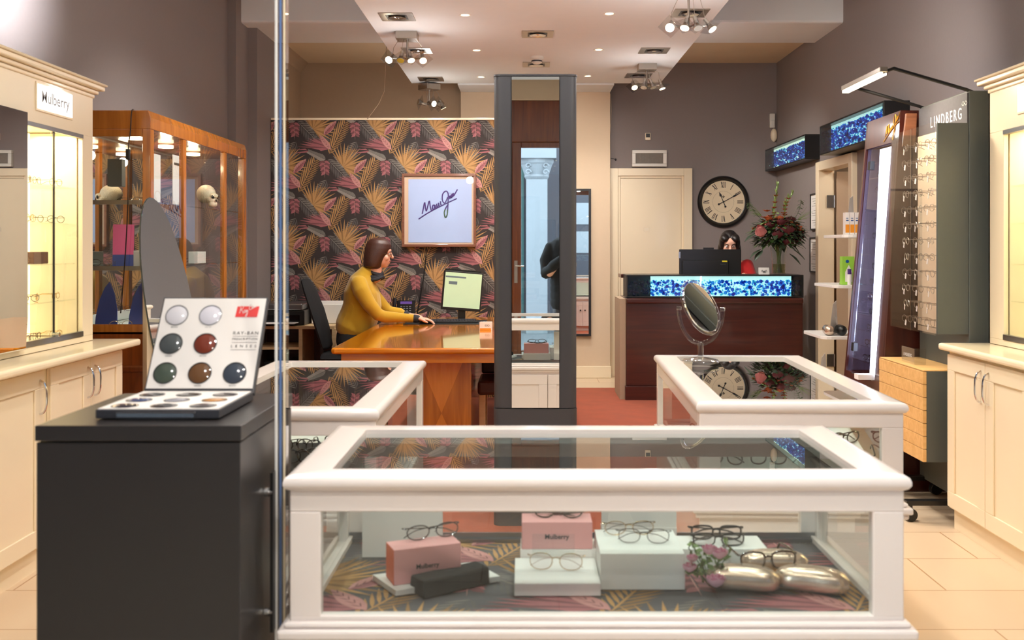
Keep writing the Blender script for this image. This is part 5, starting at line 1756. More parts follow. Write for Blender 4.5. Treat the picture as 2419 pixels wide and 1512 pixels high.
mb.build('blade_leaf', 'leaf_pale', t)
for sx, base, tip in ((1, (1870, 530), (1893, 473)), (-1, (1800, 520), (1770, 480))):
    P = smooth_line([tuple(PT(*base)), tuple((PT(*base) + PT(*tip)) / 2 + V((.02 * sx, 0, .01))), tuple(PT(*tip))], 7)
    br = MB().tube(P, .002, 5).build('sprig', 'leaf', t)
    mb = MB()
    for i, q in enumerate(P[3:]):
        for k in (-1, 1): leaf_geo(mb, q, (k * .7, rn.uniform(-.5, .5), rn.uniform(-.4, .5)), .034, .010, .3)
    mb.build('sprig_leaves', 'leaf', br)
mb = MB()
for i in range(16):
    for sx, b0 in ((1, (1885, 520)), (-1, (1800, 510))):
        q = PT(*b0)
        d = V((sx * rn.uniform(.4, 1), rn.uniform(-.4, .4), rn.uniform(.1, .9))).normalized()
        mb.tube([q, q + d * rn.uniform(.08, .17)], [.0012, .0006], 4)
mb.build('fine_grass', 'leaf_pale', t)

# ================================================================== things on the back wall
t = thing('wall_clock', 'large round wall clock with Roman numerals and a black rim', 'clock', (X(1708, BY), BY - .002, Z(477, BY)))
RC = .272
MB().lathe([(RC - .045, 0), (RC, 0), (RC + .003, .012), (RC - .006, .035), (RC - .022, .045), (RC - .034, .034), (RC - .040, .020), (RC - .045, .018)], n=64, ax=V((0, -1, 0))).build('rim', 'black', t, smooth=True)
MB().lathe([(.0005, .012), (RC - .036, .012), (RC - .036, .004), (.0005, .004)], n=64, ax=V((0, -1, 0))).build('face', 'clock_face', t)
num = ['XII', 'I', 'II', 'III', 'IIII', 'V', 'VI', 'VII', 'VIII', 'IX', 'X', 'XI']
mb = MB()
fy = -.0135
for i, s_ in enumerate(num):
    a = R(90 - 30 * i)
    rad = V((math.cos(a), 0, math.sin(a)))
    tan = V((math.sin(a), 0, -math.cos(a)))
    wd = {'I': .013, 'V': .026, 'X': .026}
    tot = sum(wd[q] for q in s_)
    x_ = -tot / 2
    hh = .032
    for q in s_:
        def bar(xa, za, xb, zb, th):
            p0 = rad * (.180 + za) + tan * xa
            p1 = rad * (.180 + zb) + tan * xb
            d = (p1 - p0).normalized()
            n_ = d.cross(V((0, 1, 0))) * th
            o_ = V((0, fy, 0))
            mb.add([p0 + n_ + o_, p0 - n_ + o_, p1 - n_ + o_, p1 + n_ + o_], [(0, 1, 2, 3)])
        m_ = x_ + wd[q] / 2
        if q == 'I': bar(m_, -hh, m_, hh, .0032)
        if q == 'V': bar(m_ - .010, hh, m_, -hh, .0040); bar(m_ + .010, hh, m_, -hh, .0016)
        if q == 'X': bar(m_ - .010, hh, m_ + .010, -hh, .0040); bar(m_ + .010, hh, m_ - .010, -hh, .0016)
        x_ += wd[q]
mb.build('numerals', 'ink', t)
mb = MB()
for rr in (.112, .226):
    n_ = 72
    for i in range(n_):
        a, b = 2 * PI * i / n_, 2 * PI * (i + 1) / n_
        mb.add([(r_ * math.cos(q), fy, r_ * math.sin(q)) for r_, q in ((rr, a), (rr + .0012, a), (rr + .0012, b), (rr, b))], [(0, 1, 2, 3)])
for i in range(60):
    a = 2 * PI * i / 60
    c = V((.228 * math.cos(a), fy, .228 * math.sin(a)))
    mb.add([c + V((.002 * math.cos(a + k * PI / 2 + .8), 0, .002 * math.sin(a + k * PI / 2 + .8))) for k in range(4)], [(0, 1, 2, 3)])
mb.build('minute_track', 'ink', t)


def hand(name, deg, L, tail, wd, spade, yy):
    a = R(90 - deg)
    d = V((math.cos(a), 0, math.sin(a)))
    s_ = V((math.sin(a), 0, -math.cos(a)))
    o_ = V((0, yy, 0))
    mb = MB()
    for P in ([(-tail, wd), (L * .55, wd * .8), (L * .55, -wd * .8), (-tail, -wd)], [(L * .5, 0), (L * .62, spade), (L, 0), (L * .62, -spade)]):
        mb.add([o_ + d * u + s_ * v for u, v in P], [tuple(range(len(P)))])
    mb.add([o_ - d * tail + V((.011 * math.cos(k), 0, .011 * math.sin(k))) for k in [2 * PI * j / 12 for j in range(12)]], [tuple(range(12))])
    mb.build(name, 'ink', t)


hand('hour_hand', 337, .115, .055, .0045, .014, -.018)
hand('minute_hand', 62, .205, .055, .0035, .010, -.020)
MB().lathe([(.0005, .024), (.009, .024), (.009, .014)], n=14, ax=V((0, -1, 0))).build('hub', 'ink', t)
strokes(MB(), [[(0, -.4), (0, .5)], [(0, .1), (.3, .25), (.4, 0)], [(0, .1), (-.3, .25), (-.4, 0)], [(-.3, -.1), (.3, -.1)]], (0, -.0145, .052), (1, 0, 0), (0, 0, 1), .035, .0022).build('emblem', 'ink', t)

gx, gz = X(1533, BY), Z(375, BY)
t = thing('emergency_light', 'rectangular white wall light with ribbed cover above the cream back door', 'emergency light', (gx, BY - .04, gz), world=True)
mb = MB()
for q in ((-.183, .183, .055, .087), (-.183, .183, -.087, -.055), (-.183, -.145, -.055, .055), (.145, .183, -.055, .055)): mb.box(gx + q[0], gx + q[1], BY - .05, BY - .002, gz + q[2], gz + q[3])
mb.build('frame', 'white_plastic', t, bevel=.004)
mb = MB().box(gx - .145, gx + .145, BY - .035, BY - .002, gz - .055, gz + .055)
for i in range(48): mb.cyl((gx - .141 + i * .006, BY - .036, gz - .053), (gx - .141 + i * .006, BY - .036, gz + .053), .0024, n=6)
mb.build('ribbed_cover', 'wp_silver', t)
t = thing('thermostat', 'small white wall sensor with a dark window above the emergency light', 'thermostat', (X(1530, BY), BY - .01, Z(323, BY)))
MB().box(-.028, .028, -.015, .01, -.037, .037).build('housing', 'cream_paint', t, bevel=.004)
MB().box(-.021, .021, -.0165, -.0152, -.010, .031).build('window', 'ink', t)
t = thing('alarm_sensor', 'upper white alarm sensor high in the back right corner', 'alarm sensor', (X(1823, BY), BY - .02, Z(286, BY)))
MB().box(-.027, .027, -.02, .018, -.075, .075).build('housing', 'white_plastic', t, bevel=.006)
MB().box(-.020, .020, -.032, -.0205, -.06, .005).build('lens_cover', 'white_plastic', t, bevel=.008)
t = thing('alarm_sensor', 'lower cream bell-shaped alarm sensor in the back right corner', 'alarm sensor', (X(1827, BY), BY - .02, Z(320, BY)))
MB().ell((0, -.005, 0), .036, .035, .072).build('housing', 'cream_paint', t, smooth=True)
t = thing('cable_stub', 'small black cable stub on the grey wall left of the back door top', 'cable', (X(1454, BY), BY - .006, Z(377, BY)))
MB().tube([(-.06, .003, .015), (-.02, -.004, .008), (0, -.006, 0)], .003, 6).ell((0, -.004, 0), .010, .008, .012).build('stub', 'ink', t)
# framed notices on the right wall
for i, (pa, pb, ya, yb, lab) in enumerate(((1916, 1936, 455, 543, 'upper thin black framed notice on the right wall behind the bouquet'), (1915, 1935, 560, 645, 'lower thin black framed notice on the right wall behind the bouquet'))):
    y1 = 2.66 * F / (pa - VX)
    y0 = 2.66 * F / (pb - VX)
    z0, z1 = Z(yb, y0), Z(ya, y0)
    t = thing('framed_notice', lab, 'picture frame', (2.66, (y0 + y1) / 2, (z0 + z1) / 2), world=True)
    mb = MB()
    for q in ((y0, y1, z1 - .014, z1), (y0, y1, z0, z0 + .014), (y0, y0 + .014, z0, z1), (y1 - .014, y1, z0, z1)): mb.box(2.648, 2.669, *q)
    mb.build('frame', 'ink', t)
    MB().box(2.656, 2.669, y0 + .013, y1 - .013, z0 + .013, z1 - .013).build('print', 'paper', t)
    mb = MB()
    for k in range(12):
        if k in (4, 8): continue
        mb.box(2.6545, 2.6555, y0 + .04, y1 - .04 - .03 * (k % 3), z1 - .05 - k * .022, z1 - .046 - k * .022)
    mb.build('printed_lines', 'wp_silver', t)
# mirror on the pier
t = thing('pier_mirror', 'narrow black-framed wall mirror on the cream pier, right of the dark column', 'mirror', (X(1330, 10.39), 10.39, 1.3), world=True)
ax_, bx_, az, bz = X(1225, 10.39), X(1396, 10.39), Z(794, 10.39), Z(446, 10.39)
mb = MB()
for q in ((ax_, bx_, bz - .024, bz), (ax_, bx_, az, az + .024), (ax_, ax_ + .024, az + .024, bz - .024), (bx_ - .024, bx_, az + .024, bz - .024)): mb.box(q[0], q[1], 10.365, 10.398, q[2], q[3])
mb.build('frame', 'ink', t)
MB().box(ax_ + .02, bx_ - .02, 10.38, 10.398, az + .02, bz - .02).build('mirror_glass', 'mirror', t)
tag(MB().tube(smooth_line([(.905, 10.545, 2.99), (.915, 10.545, 2.8), (.90, 10.545, 2.55), (.908, 10.545, 2.2)], 4), .003, 5).build('cable', 'wall_cream', loc=(.905, 10.55, 2.6)), 'thin pale cable running down the edge of the cream pier', 'cable')

# ================================================================== dark slanted eyewear tower
t = thing('display_tower', 'dark mahogany slanted sunglasses tower with a brightly lit glass front', 'display stand', (2.2, 5.85, 0), world=True)
yn, yf = 5.57, 6.17
xt = lambda z: 1.965 + (z - .0) / 2.14 * .155          # lean of the front towards the wall
def plane_poly(pts, k0, k1):
    """pts (y, z) on the leaning front; offsets k0..k1 into the body"""
    vs = [(xt(z) + k0, y, z) for y, z in pts] + [(xt(z) + k1, y, z) for y, z in pts]
    n = len(pts)
    return vs, [tuple(range(n)), tuple(range(n, 2 * n))[::-1]] + [(i, n + i, n + (i + 1) % n, (i + 1) % n) for i in range(n)]
ff = lambda z: yf + .12 * (1 - z / 2.14)               # the far edge flares towards the foot
mb = MB()
mb.add([(xt(.0), yn, 0), (xt(2.14), yn + .05, 2.14), (2.45, yn + .05, 2.14), (2.45, yn, 0), (xt(0), yn + .025, 0), (xt(2.14), yn + .075, 2.14), (2.45, yn + .075, 2.14), (2.45, yn + .025, 0)],
       [(0, 1, 2, 3), (4, 7, 6, 5), (0, 4, 5, 1), (1, 5, 6, 2), (2, 6, 7, 3), (0, 3, 7, 4)])
mb.build('side_panel', 'mahogany_up', t)
mb = MB()
mb.add([(xt(0), ff(0) - .025, 0), (xt(2.14), yf - .025, 2.14), (2.45, yf - .025, 2.14), (2.45, ff(0) - .025, 0), (xt(0), ff(0), 0), (xt(2.14), yf, 2.14), (2.45, yf, 2.14), (2.45, ff(0), 0)],
       [(0, 1, 2, 3), (4, 7, 6, 5), (0, 4, 5, 1), (1, 5, 6, 2), (2, 6, 7, 3), (0, 3, 7, 4)])
mb.build('side_panel', 'mahogany_up', t)
mb = MB(); mb.add(*plane_poly([(yn + .05, 1.97), (yf + .01, 1.97), (yf, 2.14), (yn + .07, 2.14)], 0, .04)); hd = mb.build('header', 'mahogany_up', t)
mb = MB(); mb.add(*plane_poly([(yn + .02, .0), (ff(0) - .02, .0), (ff(.6) - .02, .60), (yn + .03, .60)], 0, .03)); mb.build('lower_panel', 'mahogany_up', t)
mb = MB(); mb.add(*plane_poly([(yn + .03, .60), (ff(.6) - .02, .60), (yf - .0, 1.97), (yn + .05, 1.97)], .22, .24)); mb.build('back_panel', 'tower_lining', t)
mb = MB(); mb.add([(xt(.6) + .012, ff(.6) - .027, .6), (xt(1.97) + .012, yf - .027, 1.97), (xt(1.97) + .22, yf - .027, 1.97), (xt(.6) + .22, ff(.6) - .027, .6)], [(0, 1, 2, 3)]); mb.build('side_lining', 'tower_lining', t)
mb = MB(); mb.add(*plane_poly([(yn + .152, .62), (yn + .27, .62), (yn + .37, 1.95), (yn + .152, 1.95)], .012, .02)); mb.build('light_strip', 'led_cool', t)
mb = MB(); mb.add(*plane_poly([(yn + .0255, .60), (yn + .150, .60), (yn + .150, 1.97), (yn + .076, 1.97)], 0, .03)); mb.build('front_stile', 'mahogany_up', t)
mb = MB(); mb.add(*plane_poly([(yn + .15, .60), (ff(.6) - .16, .60), (yf - .14, 1.96), (yn + .15, 1.96)], -.012, -.006)); mb.build('glass_door', 'glass', t)
for z in (.76, 1.86):
    mb = MB(); mb.add(*plane_poly([(ff(z) - .19, z - .025), (ff(z) - .145, z - .025), (ff(z) - .145, z + .025), (ff(z) - .19, z + .025)], -.02, .004)); mb.build('hinge', 'black', t)
for i in range(14):
    z = .68 + i * .092
    MB().box(xt(z) + .02, xt(z) + .20, yn + .08, ff(z) - .05, z - .003, z + .003).build('shelf', 'acrylic', t)
    if i % 1 == 0:
        o = mini_specs(MB(), (0, 0, .0195), (-1, 0, 0), (0, -1, 0), .95, r=.0018).build('sunglasses', ('frame_black', 'frame_tort', 'wire_dark')[i % 3])
        o.location = (xt(z) + .05, yn + .42, z + .0035)
        o.rotation_euler = (0, 0, R(12 - (i * 7) % 25))
        tag(o, 'sunglasses in the slanted dark tower, %s shelf from the bottom' % ('first second third fourth fifth sixth seventh eighth ninth tenth eleventh twelfth thirteenth fourteenth'.split()[i]), 'glasses', 'sunglasses in the slanted tower')
lamp('tower_led', 'AREA', (xt(1.3) + .06, yn + .22, 1.3), 9, (.66, .70, 1), .06, (xt(1.3) + .09, yf, 1.3), shape='RECTANGLE', sy=1.25)
strokes(MB(), SCRIPT_MJ, (xt(2.03) - .004, yn + .26, 2.012), (-.0, -1, .0), (.072, 0, 1), .19, .0022).build('lettering', 'gold_script', hd)
t = thing('header_block', 'reddish copper block beside the top of the slanted tower', 'sign', (2.16, 5.5, 1.95), world=True)
MB().prism([(X(2131, 5.56), 1.93), (X(2163, 5.56), 1.93), (X(2166, 5.56), 2.115), (X(2139, 5.56), 2.115)], 'xz', 5.553, 5.568).build('block', 'frame_wood', t, bevel=.004)
tag(MB().prism([(-.07, 0), (.07, 0), (.07, .03), (-.07, .03)], 'xz', -.05, .02).build('leaflet', 'paper'), 'small striped leaflet at the foot of the lit tower front', 'leaflet')
C.objects['leaflet.001'].location = (xt(.585) - .012, 5.80, .601) if 'leaflet.001' in C.objects else (0, 0, 0)

# ================================================================== grey rack with the acrylic case
t = thing('eyewear_rack', 'tall dark grey eyewear rack on castors with a white-lettered header', 'display stand', (2.25, 5.2, 0), world=True)
ny, fy_ = 4.93, 5.55
MB().box(2.20, 2.30, ny, fy_, .09, 2.144).build('board', 'rack_grey', t, bevel=.004)
MB().box(2.303, 2.313, ny - .002, fy_, .09, 2.144).build('edge_panel', 'black', t)
hp = MB().box(2.192, 2.1995, ny + .005, fy_ - .01, 1.985, 2.135).build('header_plate', 'wp_ground2', t)
b = MB()
text_into(b, 'LINDBERG', (2.1915, 5.185, 2.040), (0, -1, 0), (0, 0, 1), width=.38, bold=.0, space=1.35, sq=1.25)
b.build('lettering', 'white', hp)
strokes(MB(), [[(.0, 0), (.08, .10), (.2, .1), (.26, 0), (.2, -.1), (.08, -.1), (0, 0)], [(.38, 0), (.44, .1), (.56, .1), (.64, 0), (.56, -.1), (.44, -.1), (.38, 0)], [(.26, 0), (.38, 0)]], (2.191, 4.99, 2.085), (0, -1, 0), (0, 0, 1), .085, .0015).build('emblem', 'white', hp)
for y in (ny + .01, fy_ - .02):
    MB().tube([(2.24, y, 2.13), (2.19, y, 2.15), (1.83, y, 2.255), (1.775, y, 2.235)], .009, 6, flat=.6).build('lamp_arm', 'black', t)
lb = MB().box(1.757, 1.797, ny, fy_ - .02, 2.236, 2.262).build('lamp_bar', 'nickel', t, bevel=.003)
MB().box(1.760, 1.794, ny + .01, fy_ - .03, 2.222, 2.2355).build('tube_light', 'led', t)
lamp('rack_lamp', 'AREA', (1.777, 5.24, 2.215), 14, (1, .86, .66), .035, (2.0, 5.24, 1.2), shape='RECTANGLE', sy=.5)
MB().box(2.045, 2.1995, ny + .005, ny + .022, .935, 1.985).box(2.19, 2.1995, ny + .03, fy_ - .005, .935, 1.985).build('case_side', 'rack_grey', t, bevel=.002)
MB().box(2.186, 2.1895, ny + .03, fy_ - .01, .94, 1.98).build('case_back', 'wall_cream', t)
for q in ((2.035, 2.040, ny + .01, fy_ - .005, .93, 1.99),):
    MB().box(*q).build('acrylic_front', 'acrylic', t)
MB().box(2.041, 2.185, fy_ - .010, fy_ - .005, .93, 1.99).build('acrylic_end', 'glass_top', t)
MB().box(2.030, 2.0345, 5.235, 5.245, .93, 1.99).build('front_seam', 'acrylic_thick', t)
MB().box(2.041, 2.185, ny + .03, fy_ - .012, .93, .938).build('case_floor', 'acrylic', t)
rows = 'top second third fourth fifth sixth seventh eighth ninth tenth eleventh'.split() + ['bottom']
pro = None
for i in range(12):
    for j in range(3):
        y = 5.41 - j * .155
        z = 1.905 - i * .084
        if pro is None:
            pro = thing('spectacles', '', 'glasses', (0, 0, 0), 0, 'spectacles hanging in the clear rack case')
            mini_specs(MB(), (0, 0, 0), (-1, 0, 0), (0, -1, 0), .95, .046, .038, .0014).build('frame', 'nickel', pro)
            MB().prism([(-.012, -.012), (.0, -.006), (.006, -.034), (-.006, -.038)], 'yz', -.012, -.010).build('price_tag', 'paper', pro)
            o = pro
        else:
            o = copy_tree(pro)
        o.location = (2.070 + .004 * ((i + j) % 3), y, z)
        o.rotation_euler = (0, 0, R(((i * 5 + j * 3) % 7 - 3) * 3))
        o['label'] = 'tagged wire spectacles in the clear rack case, %s row, %s column' % (rows[i], ('farthest', 'middle', 'nearest')[j])
t2 = thing('drawer_cabinet', 'dark grey cabinet of light oak drawers on the front of the eyewear rack', 'drawers', (2.1, 5.24, .30), world=True)
MB().box(1.992, 2.199, ny + .008, fy_, .30, .752).build('cabinet_body', 'rack_grey', t2, bevel=.003)
for i in range(7):
    z = .302 + i * .0642
    MB().box(1.974, 1.9915, ny + .006, fy_ - .002, z, z + .062).build('drawer_front', 'oak', t2, bevel=.0015)
MB().box(1.976, 2.198, ny + .01, fy_ - .002, .7525, .756).build('top_board', 'oak', t2)
t3 = thing('acrylic_block', 'clear acrylic block with a white name on the oak drawer cabinet', 'sign', (2.05, 5.25, .7565), R(0))
MB().box(-.03, .03, -.09, .09, 0, .085).build('block', 'acrylic_thick', t3, bevel=.003)
b = MB()
text_into(b, 'LINDBERG', (-.0312, 0, .045), (0, -1, 0), (0, 0, 1), width=.11)
b.build('lettering', 'white', t3)
for y in (ny + .02, fy_ - .07): MB().box(1.90, 2.30, y, y + .05, .082, .105).build('foot_bar', 'black', t)
for x, y in ((1.925, ny + .045), (1.925, fy_ - .045), (2.27, ny + .045), (2.27, fy_ - .045)):
    mb = MB()
    for k in (-1, 1): mb.cyl((x + .0, y + k * .012 - .008, .033), (x, y + k * .012 + .008, .033), .032, n=20)
    mb.cyl((x, y, .05), (x, y, .083), .012, n=10)
    mb.build('castor', 'black', t, bevel=.003)

# ================================================================== white product shelves by the side door
t = thing('product_tower', 'white curved product shelf tower beside the side door', 'shelf', (2.33, 7.25, 0), world=True)
MB().box(2.60, 2.64, 6.95, 7.55, 0, 1.75).build('back_board', 'white_plastic', t)
SH = [(2.24, 1.456), (2.17, 1.10), (2.09, .740), (2.02, .38)]
for x, z in SH:
    P = [(2.60, 6.98), (x + .06, 6.98)] + [(x + .06 - .06 * math.sin(R(a)), 7.04 - .06 * math.cos(R(a))) for a in (30, 60, 90)] + [(x, 7.46)] + [(x + .06 - .06 * math.cos(R(a)), 7.46 + .06 * math.sin(R(a))) for a in (30, 60, 90)] + [(2.60, 7.52)]
    MB().prism(P, 'xy', z - .022, z).build('shelf', 'white', t, bevel=.003)
MB().box(2.54, 2.599, 7.0, 7.05, 0, 1.9).box(2.54, 2.599, 7.45, 7.5, 0, 1.9).build('upright', 'white', t)
for i, (x, z, h_) in enumerate(((2.27, 1.457, .28), (2.22, 1.101, .13), (2.15, .741, .24), (2.07, .381, .22))):
    tag(MB().add([(x + .02, 7.10, z), (x + .12, 7.22, z), (x + .10, 7.20, z + h_), (x + .04, 7.08, z + h_ * .92), (x + .024, 7.104, z), (x + .124, 7.224, z), (x + .104, 7.204, z + h_), (x + .044, 7.084, z + h_ * .92)],
                 [(0, 1, 2, 3), (7, 6, 5, 4), (0, 4, 5, 1), (1, 5, 6, 2), (2, 6, 7, 3), (3, 7, 4, 0)]).build('display_card', 'paper', loc=(x + .07, 7.15, z)),
        'white leaning card on the %s white product shelf' % ('top', 'second', 'third', 'lowest')[i], 'card')
for i in range(4):
    t = thing('solution_carton', 'white and orange lens solution carton on the top product shelf, %s' % ('nearest the shelf tip', 'second from the tip', 'third from the tip', 'fourth from the tip')[i], 'carton', (2.262 + i * .034, 7.03 - .0 * i, 1.4575), 0, 'lens solution cartons')
    MB().box(0, .031, 0, .05, 0, .155).build('carton', 'paper', t, bevel=.001)
    MB().box(.0015, .0295, -.0012, -.0002, .012, .070).build('orange_panel', 'orange_print', t)
    MB().box(.006, .024, -.0012, -.0002, .095, .102).box(.006, .022, -.0012, -.0002, .112, .116).build('printed_lines', 'sticker', t)
t = thing('solution_carton', 'green lens solution carton on the second product shelf', 'carton', (2.245, 7.04, 1.1015))
MB().box(0, .085, 0, .06, 0, .20).build('carton', 'green_print', t, bevel=.001)
MB().lathe([(.0005, 0), (.012, 0), (.012, .001), (.0005, .001)], (.035, -.0005, .165), 16, ax=V((0, -1, 0))).build('blue_seal', 'sticker', t)
MB().prism([(.02, .02), (.07, .02), (.07, .09), (.045, .14), (.02, .09)], 'xz', -.0012, -.0002).build('white_panel', 'paper', t)
t = thing('solution_bottle', 'white bottle with a purple cap on the second product shelf', 'bottle', (2.285, 7.01, 1.1015))
MB().lathe([(.0005, 0), (.013, 0), (.014, .004), (.014, .068), (.012, .074), (.0005, .074)], n=18).build('bottle', 'white', t, smooth=True)
MB().lathe([(.0005, .0745), (.013, .0745), (.013, .112), (.0005, .113)], n=18).build('cap', 'purple', t, smooth=True)
for i, (x, mt, lab) in enumerate(((2.16, 'gold_case', 'gold rounded spectacle case on the third product shelf'), (2.25, 'black', 'black rounded spectacle case on the third product shelf'))):
    t = thing('spectacle_case', lab, 'case', (x, 7.06, .7415))
    MB().limb([(-.0, -.0, .035, .034, .036), (.012, .10, .035, .034, .036)], side=(1, 0, 0), n=20).build('case_shell', mt, t, smooth=True)
# ================================================================== people
def head_geo(mb, c, f, u, k=1.0):
    """adult head: c centre of skull, f facing, u up"""
    f, u = V(f).normalized(), V(u).normalized()
    u = (u - f * f.dot(u)).normalized()
    s_ = f.cross(u)
    Q = Matrix((s_, f, u)).transposed()
    c = V(c)
    E = lambda o, a, b, d: mb.ell(c + Q @ (V(o) * k), a * k, b * k, d * k, 20, 14, rot=Q)
    E((0, -.012, .022), .074, .094, .088)
    E((0, .022, -.030), .060, .064, .080)
    E((0, .046, -.078), .032, .034, .030)
    E((0, .070, -.052), .026, .022, .026)
    E((0, .062, .030), .052, .030, .040)
    mb.limb([tuple(c + Q @ (V((0, .088, .012)) * k)) + (.009 * k, .010 * k), tuple(c + Q @ (V((0, .106, -.018)) * k)) + (.014 * k, .012 * k)], side=s_)
    for sd in (-1, 1):
        E((sd * .038, .050, -.026), .024, .026, .028)
        E((sd * .077, -.004, -.008), .010, .019, .031)
    mb.limb([tuple(c + Q @ (V((0, -.018, -.06)) * k)) + (.052 * k, .054 * k), tuple(c + Q @ (V((0, -.034, -.15)) * k)) + (.056 * k, .056 * k)], side=s_)
    return Q


def face_parts(parent, c, Q, k=1.0, glasses=None, brow='hair_brown'):
    c = V(c)
    for sd in (-1, 1):
        e = c + Q @ (V((sd * .032, .080, .006)) * k)
        ey = MB().ell(e, .0125 * k, .010 * k, .0085 * k, 14, 8, rot=Q).build('eye', 'white', parent, smooth=True)
        MB().ell(e + Q @ V((0, .0075 * k, 0)), .0055 * k, .0035 * k, .0055 * k, 12, 8, rot=Q).build('iris', 'ink', ey, smooth=True)
        MB().tube([c + Q @ (V((sd * x, y, z)) * k) for x, y, z in ((.014, .095, .024), (.032, .093, .030), (.050, .078, .024))], [.003 * k, .0035 * k, .002 * k], 6).build('eyebrow', brow, parent, smooth=True)
    MB().tube([c + Q @ (V((x, y, z)) * k) for x, y, z in ((-.022, .083, -.052), (0, .094, -.049), (.022, .083, -.052))], [.003 * k, .0058 * k, .003 * k], 8).build('lips', 'wp_pink', parent, smooth=True)
    if glasses:
        mb = MB()
        for sd in (-1, 1):
            mb.tube([c + Q @ (V((sd * (.034 + .022 * math.cos(a)), .101 - .25 * abs(.022 * math.cos(a)), .002 + .016 * math.sin(a))) * k) for a in [2 * PI * i / 18 for i in range(18)]], .0014, 6, closed=True)
            mb.tube([c + Q @ (V((sd * x, y, .008)) * k) for x, y in ((.056, .094), (.078, .05), (.083, -.005))], .0016, 6)
        mb.tube([c + Q @ (V((x, .103, .006)) * k) for x in (-.012, .012)], .0014, 6)
        mb.build('spectacle_frame', glasses, parent, smooth=True)


def hand_geo(mb, wrist, d, palm, k=1.0, curl=.35, thumb=1):
    """palm and five fingers; d points along the hand, palm is the palm's normal"""
    d = V(d).normalized()
    palm = (V(palm) - d * d.dot(V(palm))).normalized()
    s_ = d.cross(palm)
    w_ = V(wrist)
    mb.limb([tuple(w_) + (.026 * k, .019 * k), tuple(w_ + d * .045 * k) + (.038 * k, .015 * k), tuple(w_ + d * .088 * k) + (.040 * k, .012 * k)], side=s_)
    for i, (off, L) in enumerate(((-.030, .072), (-.010, .082), (.011, .076), (.030, .060))):
        b = w_ + d * .084 * k + s_ * off * k
        j1 = b + (d * math.cos(curl * .6) + palm * math.sin(curl * .6) + s_ * off * 3) * L * .45 * k
        j2 = j1 + (d * math.cos(curl * 1.6) + palm * math.sin(curl * 1.6)) * L * .32 * k
        j3 = j2 + (d * math.cos(curl * 2.4) + palm * math.sin(curl * 2.4)) * L * .23 * k
        mb.limb([tuple(q) + (r_ * k,) for q, r_ in ((b, .0088), (j1, .0082), (j2, .0075), (j3, .0065))], side=s_, n=10)
    b = w_ + d * .03 * k - s_ * thumb * .026 * k
    j1 = b + (d * .75 - s_ * thumb * .6 + palm * .25).normalized() * .040 * k
    j2 = j1 + (d * .95 - s_ * thumb * .2 + palm * .3).normalized() * .030 * k
    mb.limb([tuple(q) + (r_ * k,) for q, r_ in ((b, .012), (j1, .0100), (j2, .0080))], side=s_, n=10)


# ---- woman in the mustard jumper, seated at the desk, facing right
WY = 8.12
hc = V((X(897, WY), WY - .0, Z(600, WY)))
t = thing('person', 'seated woman in a mustard yellow jumper working at the desk computer', 'person', (-1.36, WY, .0), world=True)
fd = V((1, .12, -.10))
mb = MB()
Qh = head_geo(mb, hc, fd, (0, 0, 1))
nk = hc + V((-.045, 0, -.19))
mb.limb([tuple(hc + V((-.03, 0, -.09))) + (.052, .052), tuple(nk) + (.060, .060)], side=(0, 1, 0))
# torso, arms, legs under the clothes
sh = V((-1.33, WY, 1.10))
mb.limb([(-1.325, WY, 1.09, .10, .06), (-1.32, WY, .95, .15, .10), (-1.37, WY, .75, .145, .10), (-1.41, WY, .58, .17, .12)], side=(0, 1, 0))
wr = V((X(985, 7.98), 7.98, .795))
wl = V((X(962, 8.36), 8.34, .80))
mb.limb([(-1.14, 7.955, .815, .036), tuple(wr) + (.026, .022)], side=(0, 1, 0))
mb.limb([(-1.13, 8.33, .82, .036), tuple(wl) + (.026, .022)], side=(0, 1, 0))
hand_geo(mb, wr, (1, .05, -.10), (0, 0, -1), 1.0, .42, 1)
hand_geo(mb, wl, (1, -.1, -.06), (0, 0, -1), 1.0, .35, -1)
mb.limb([(-1.38, WY - .10, .55, .075), (-.98, WY - .12, .56, .058), (-.95, WY - .12, .50, .052), (-.98, WY - .12, .12, .038)], side=(0, 1, 0))
mb.limb([(-1.38, WY + .10, .55, .075), (-.98, WY + .12, .56, .058), (-.95, WY + .12, .50, .052), (-.98, WY + .12, .12, .038)], side=(0, 1, 0))
mb.build('body', 'skin', t, remesh=.0042)
face_parts(t, hc, Qh, 1, 'wire_dark')
mb = MB()
mb.limb([(-1.285, WY, 1.155, .10, .072), (-1.32, WY, 1.10, .18, .105), (-1.33, WY, 1.0, .19, .145), (-1.325, WY, .90, .175, .155), (-1.345, WY, .82, .175, .158), (-1.375, WY, .75, .185, .160), (-1.39, WY, .712, .19, .158)], side=(0, 1, 0), n=22)
mb.limb([(-1.33, WY - .17, 1.085, .066), (-1.30, WY - .205, 1.02, .068), (-1.235, WY - .215, .91, .058), (-1.165, WY - .20, .828, .051), (-1.12, 7.945, .812, .048), (-1.02, 7.965, .805, .040), tuple(wr + V((-.03, 0, 0))) + (.034,)], side=(0, 1, 0), n=18)
mb.limb([(-1.33, WY + .17, 1.085, .066), (-1.28, WY + .22, .98, .060), (-1.15, WY + .22, .83, .050), (-1.04, WY + .22, .815, .042), tuple(wl + V((-.03, 0, 0))) + (.034,)], side=(0, 1, 0), n=18)
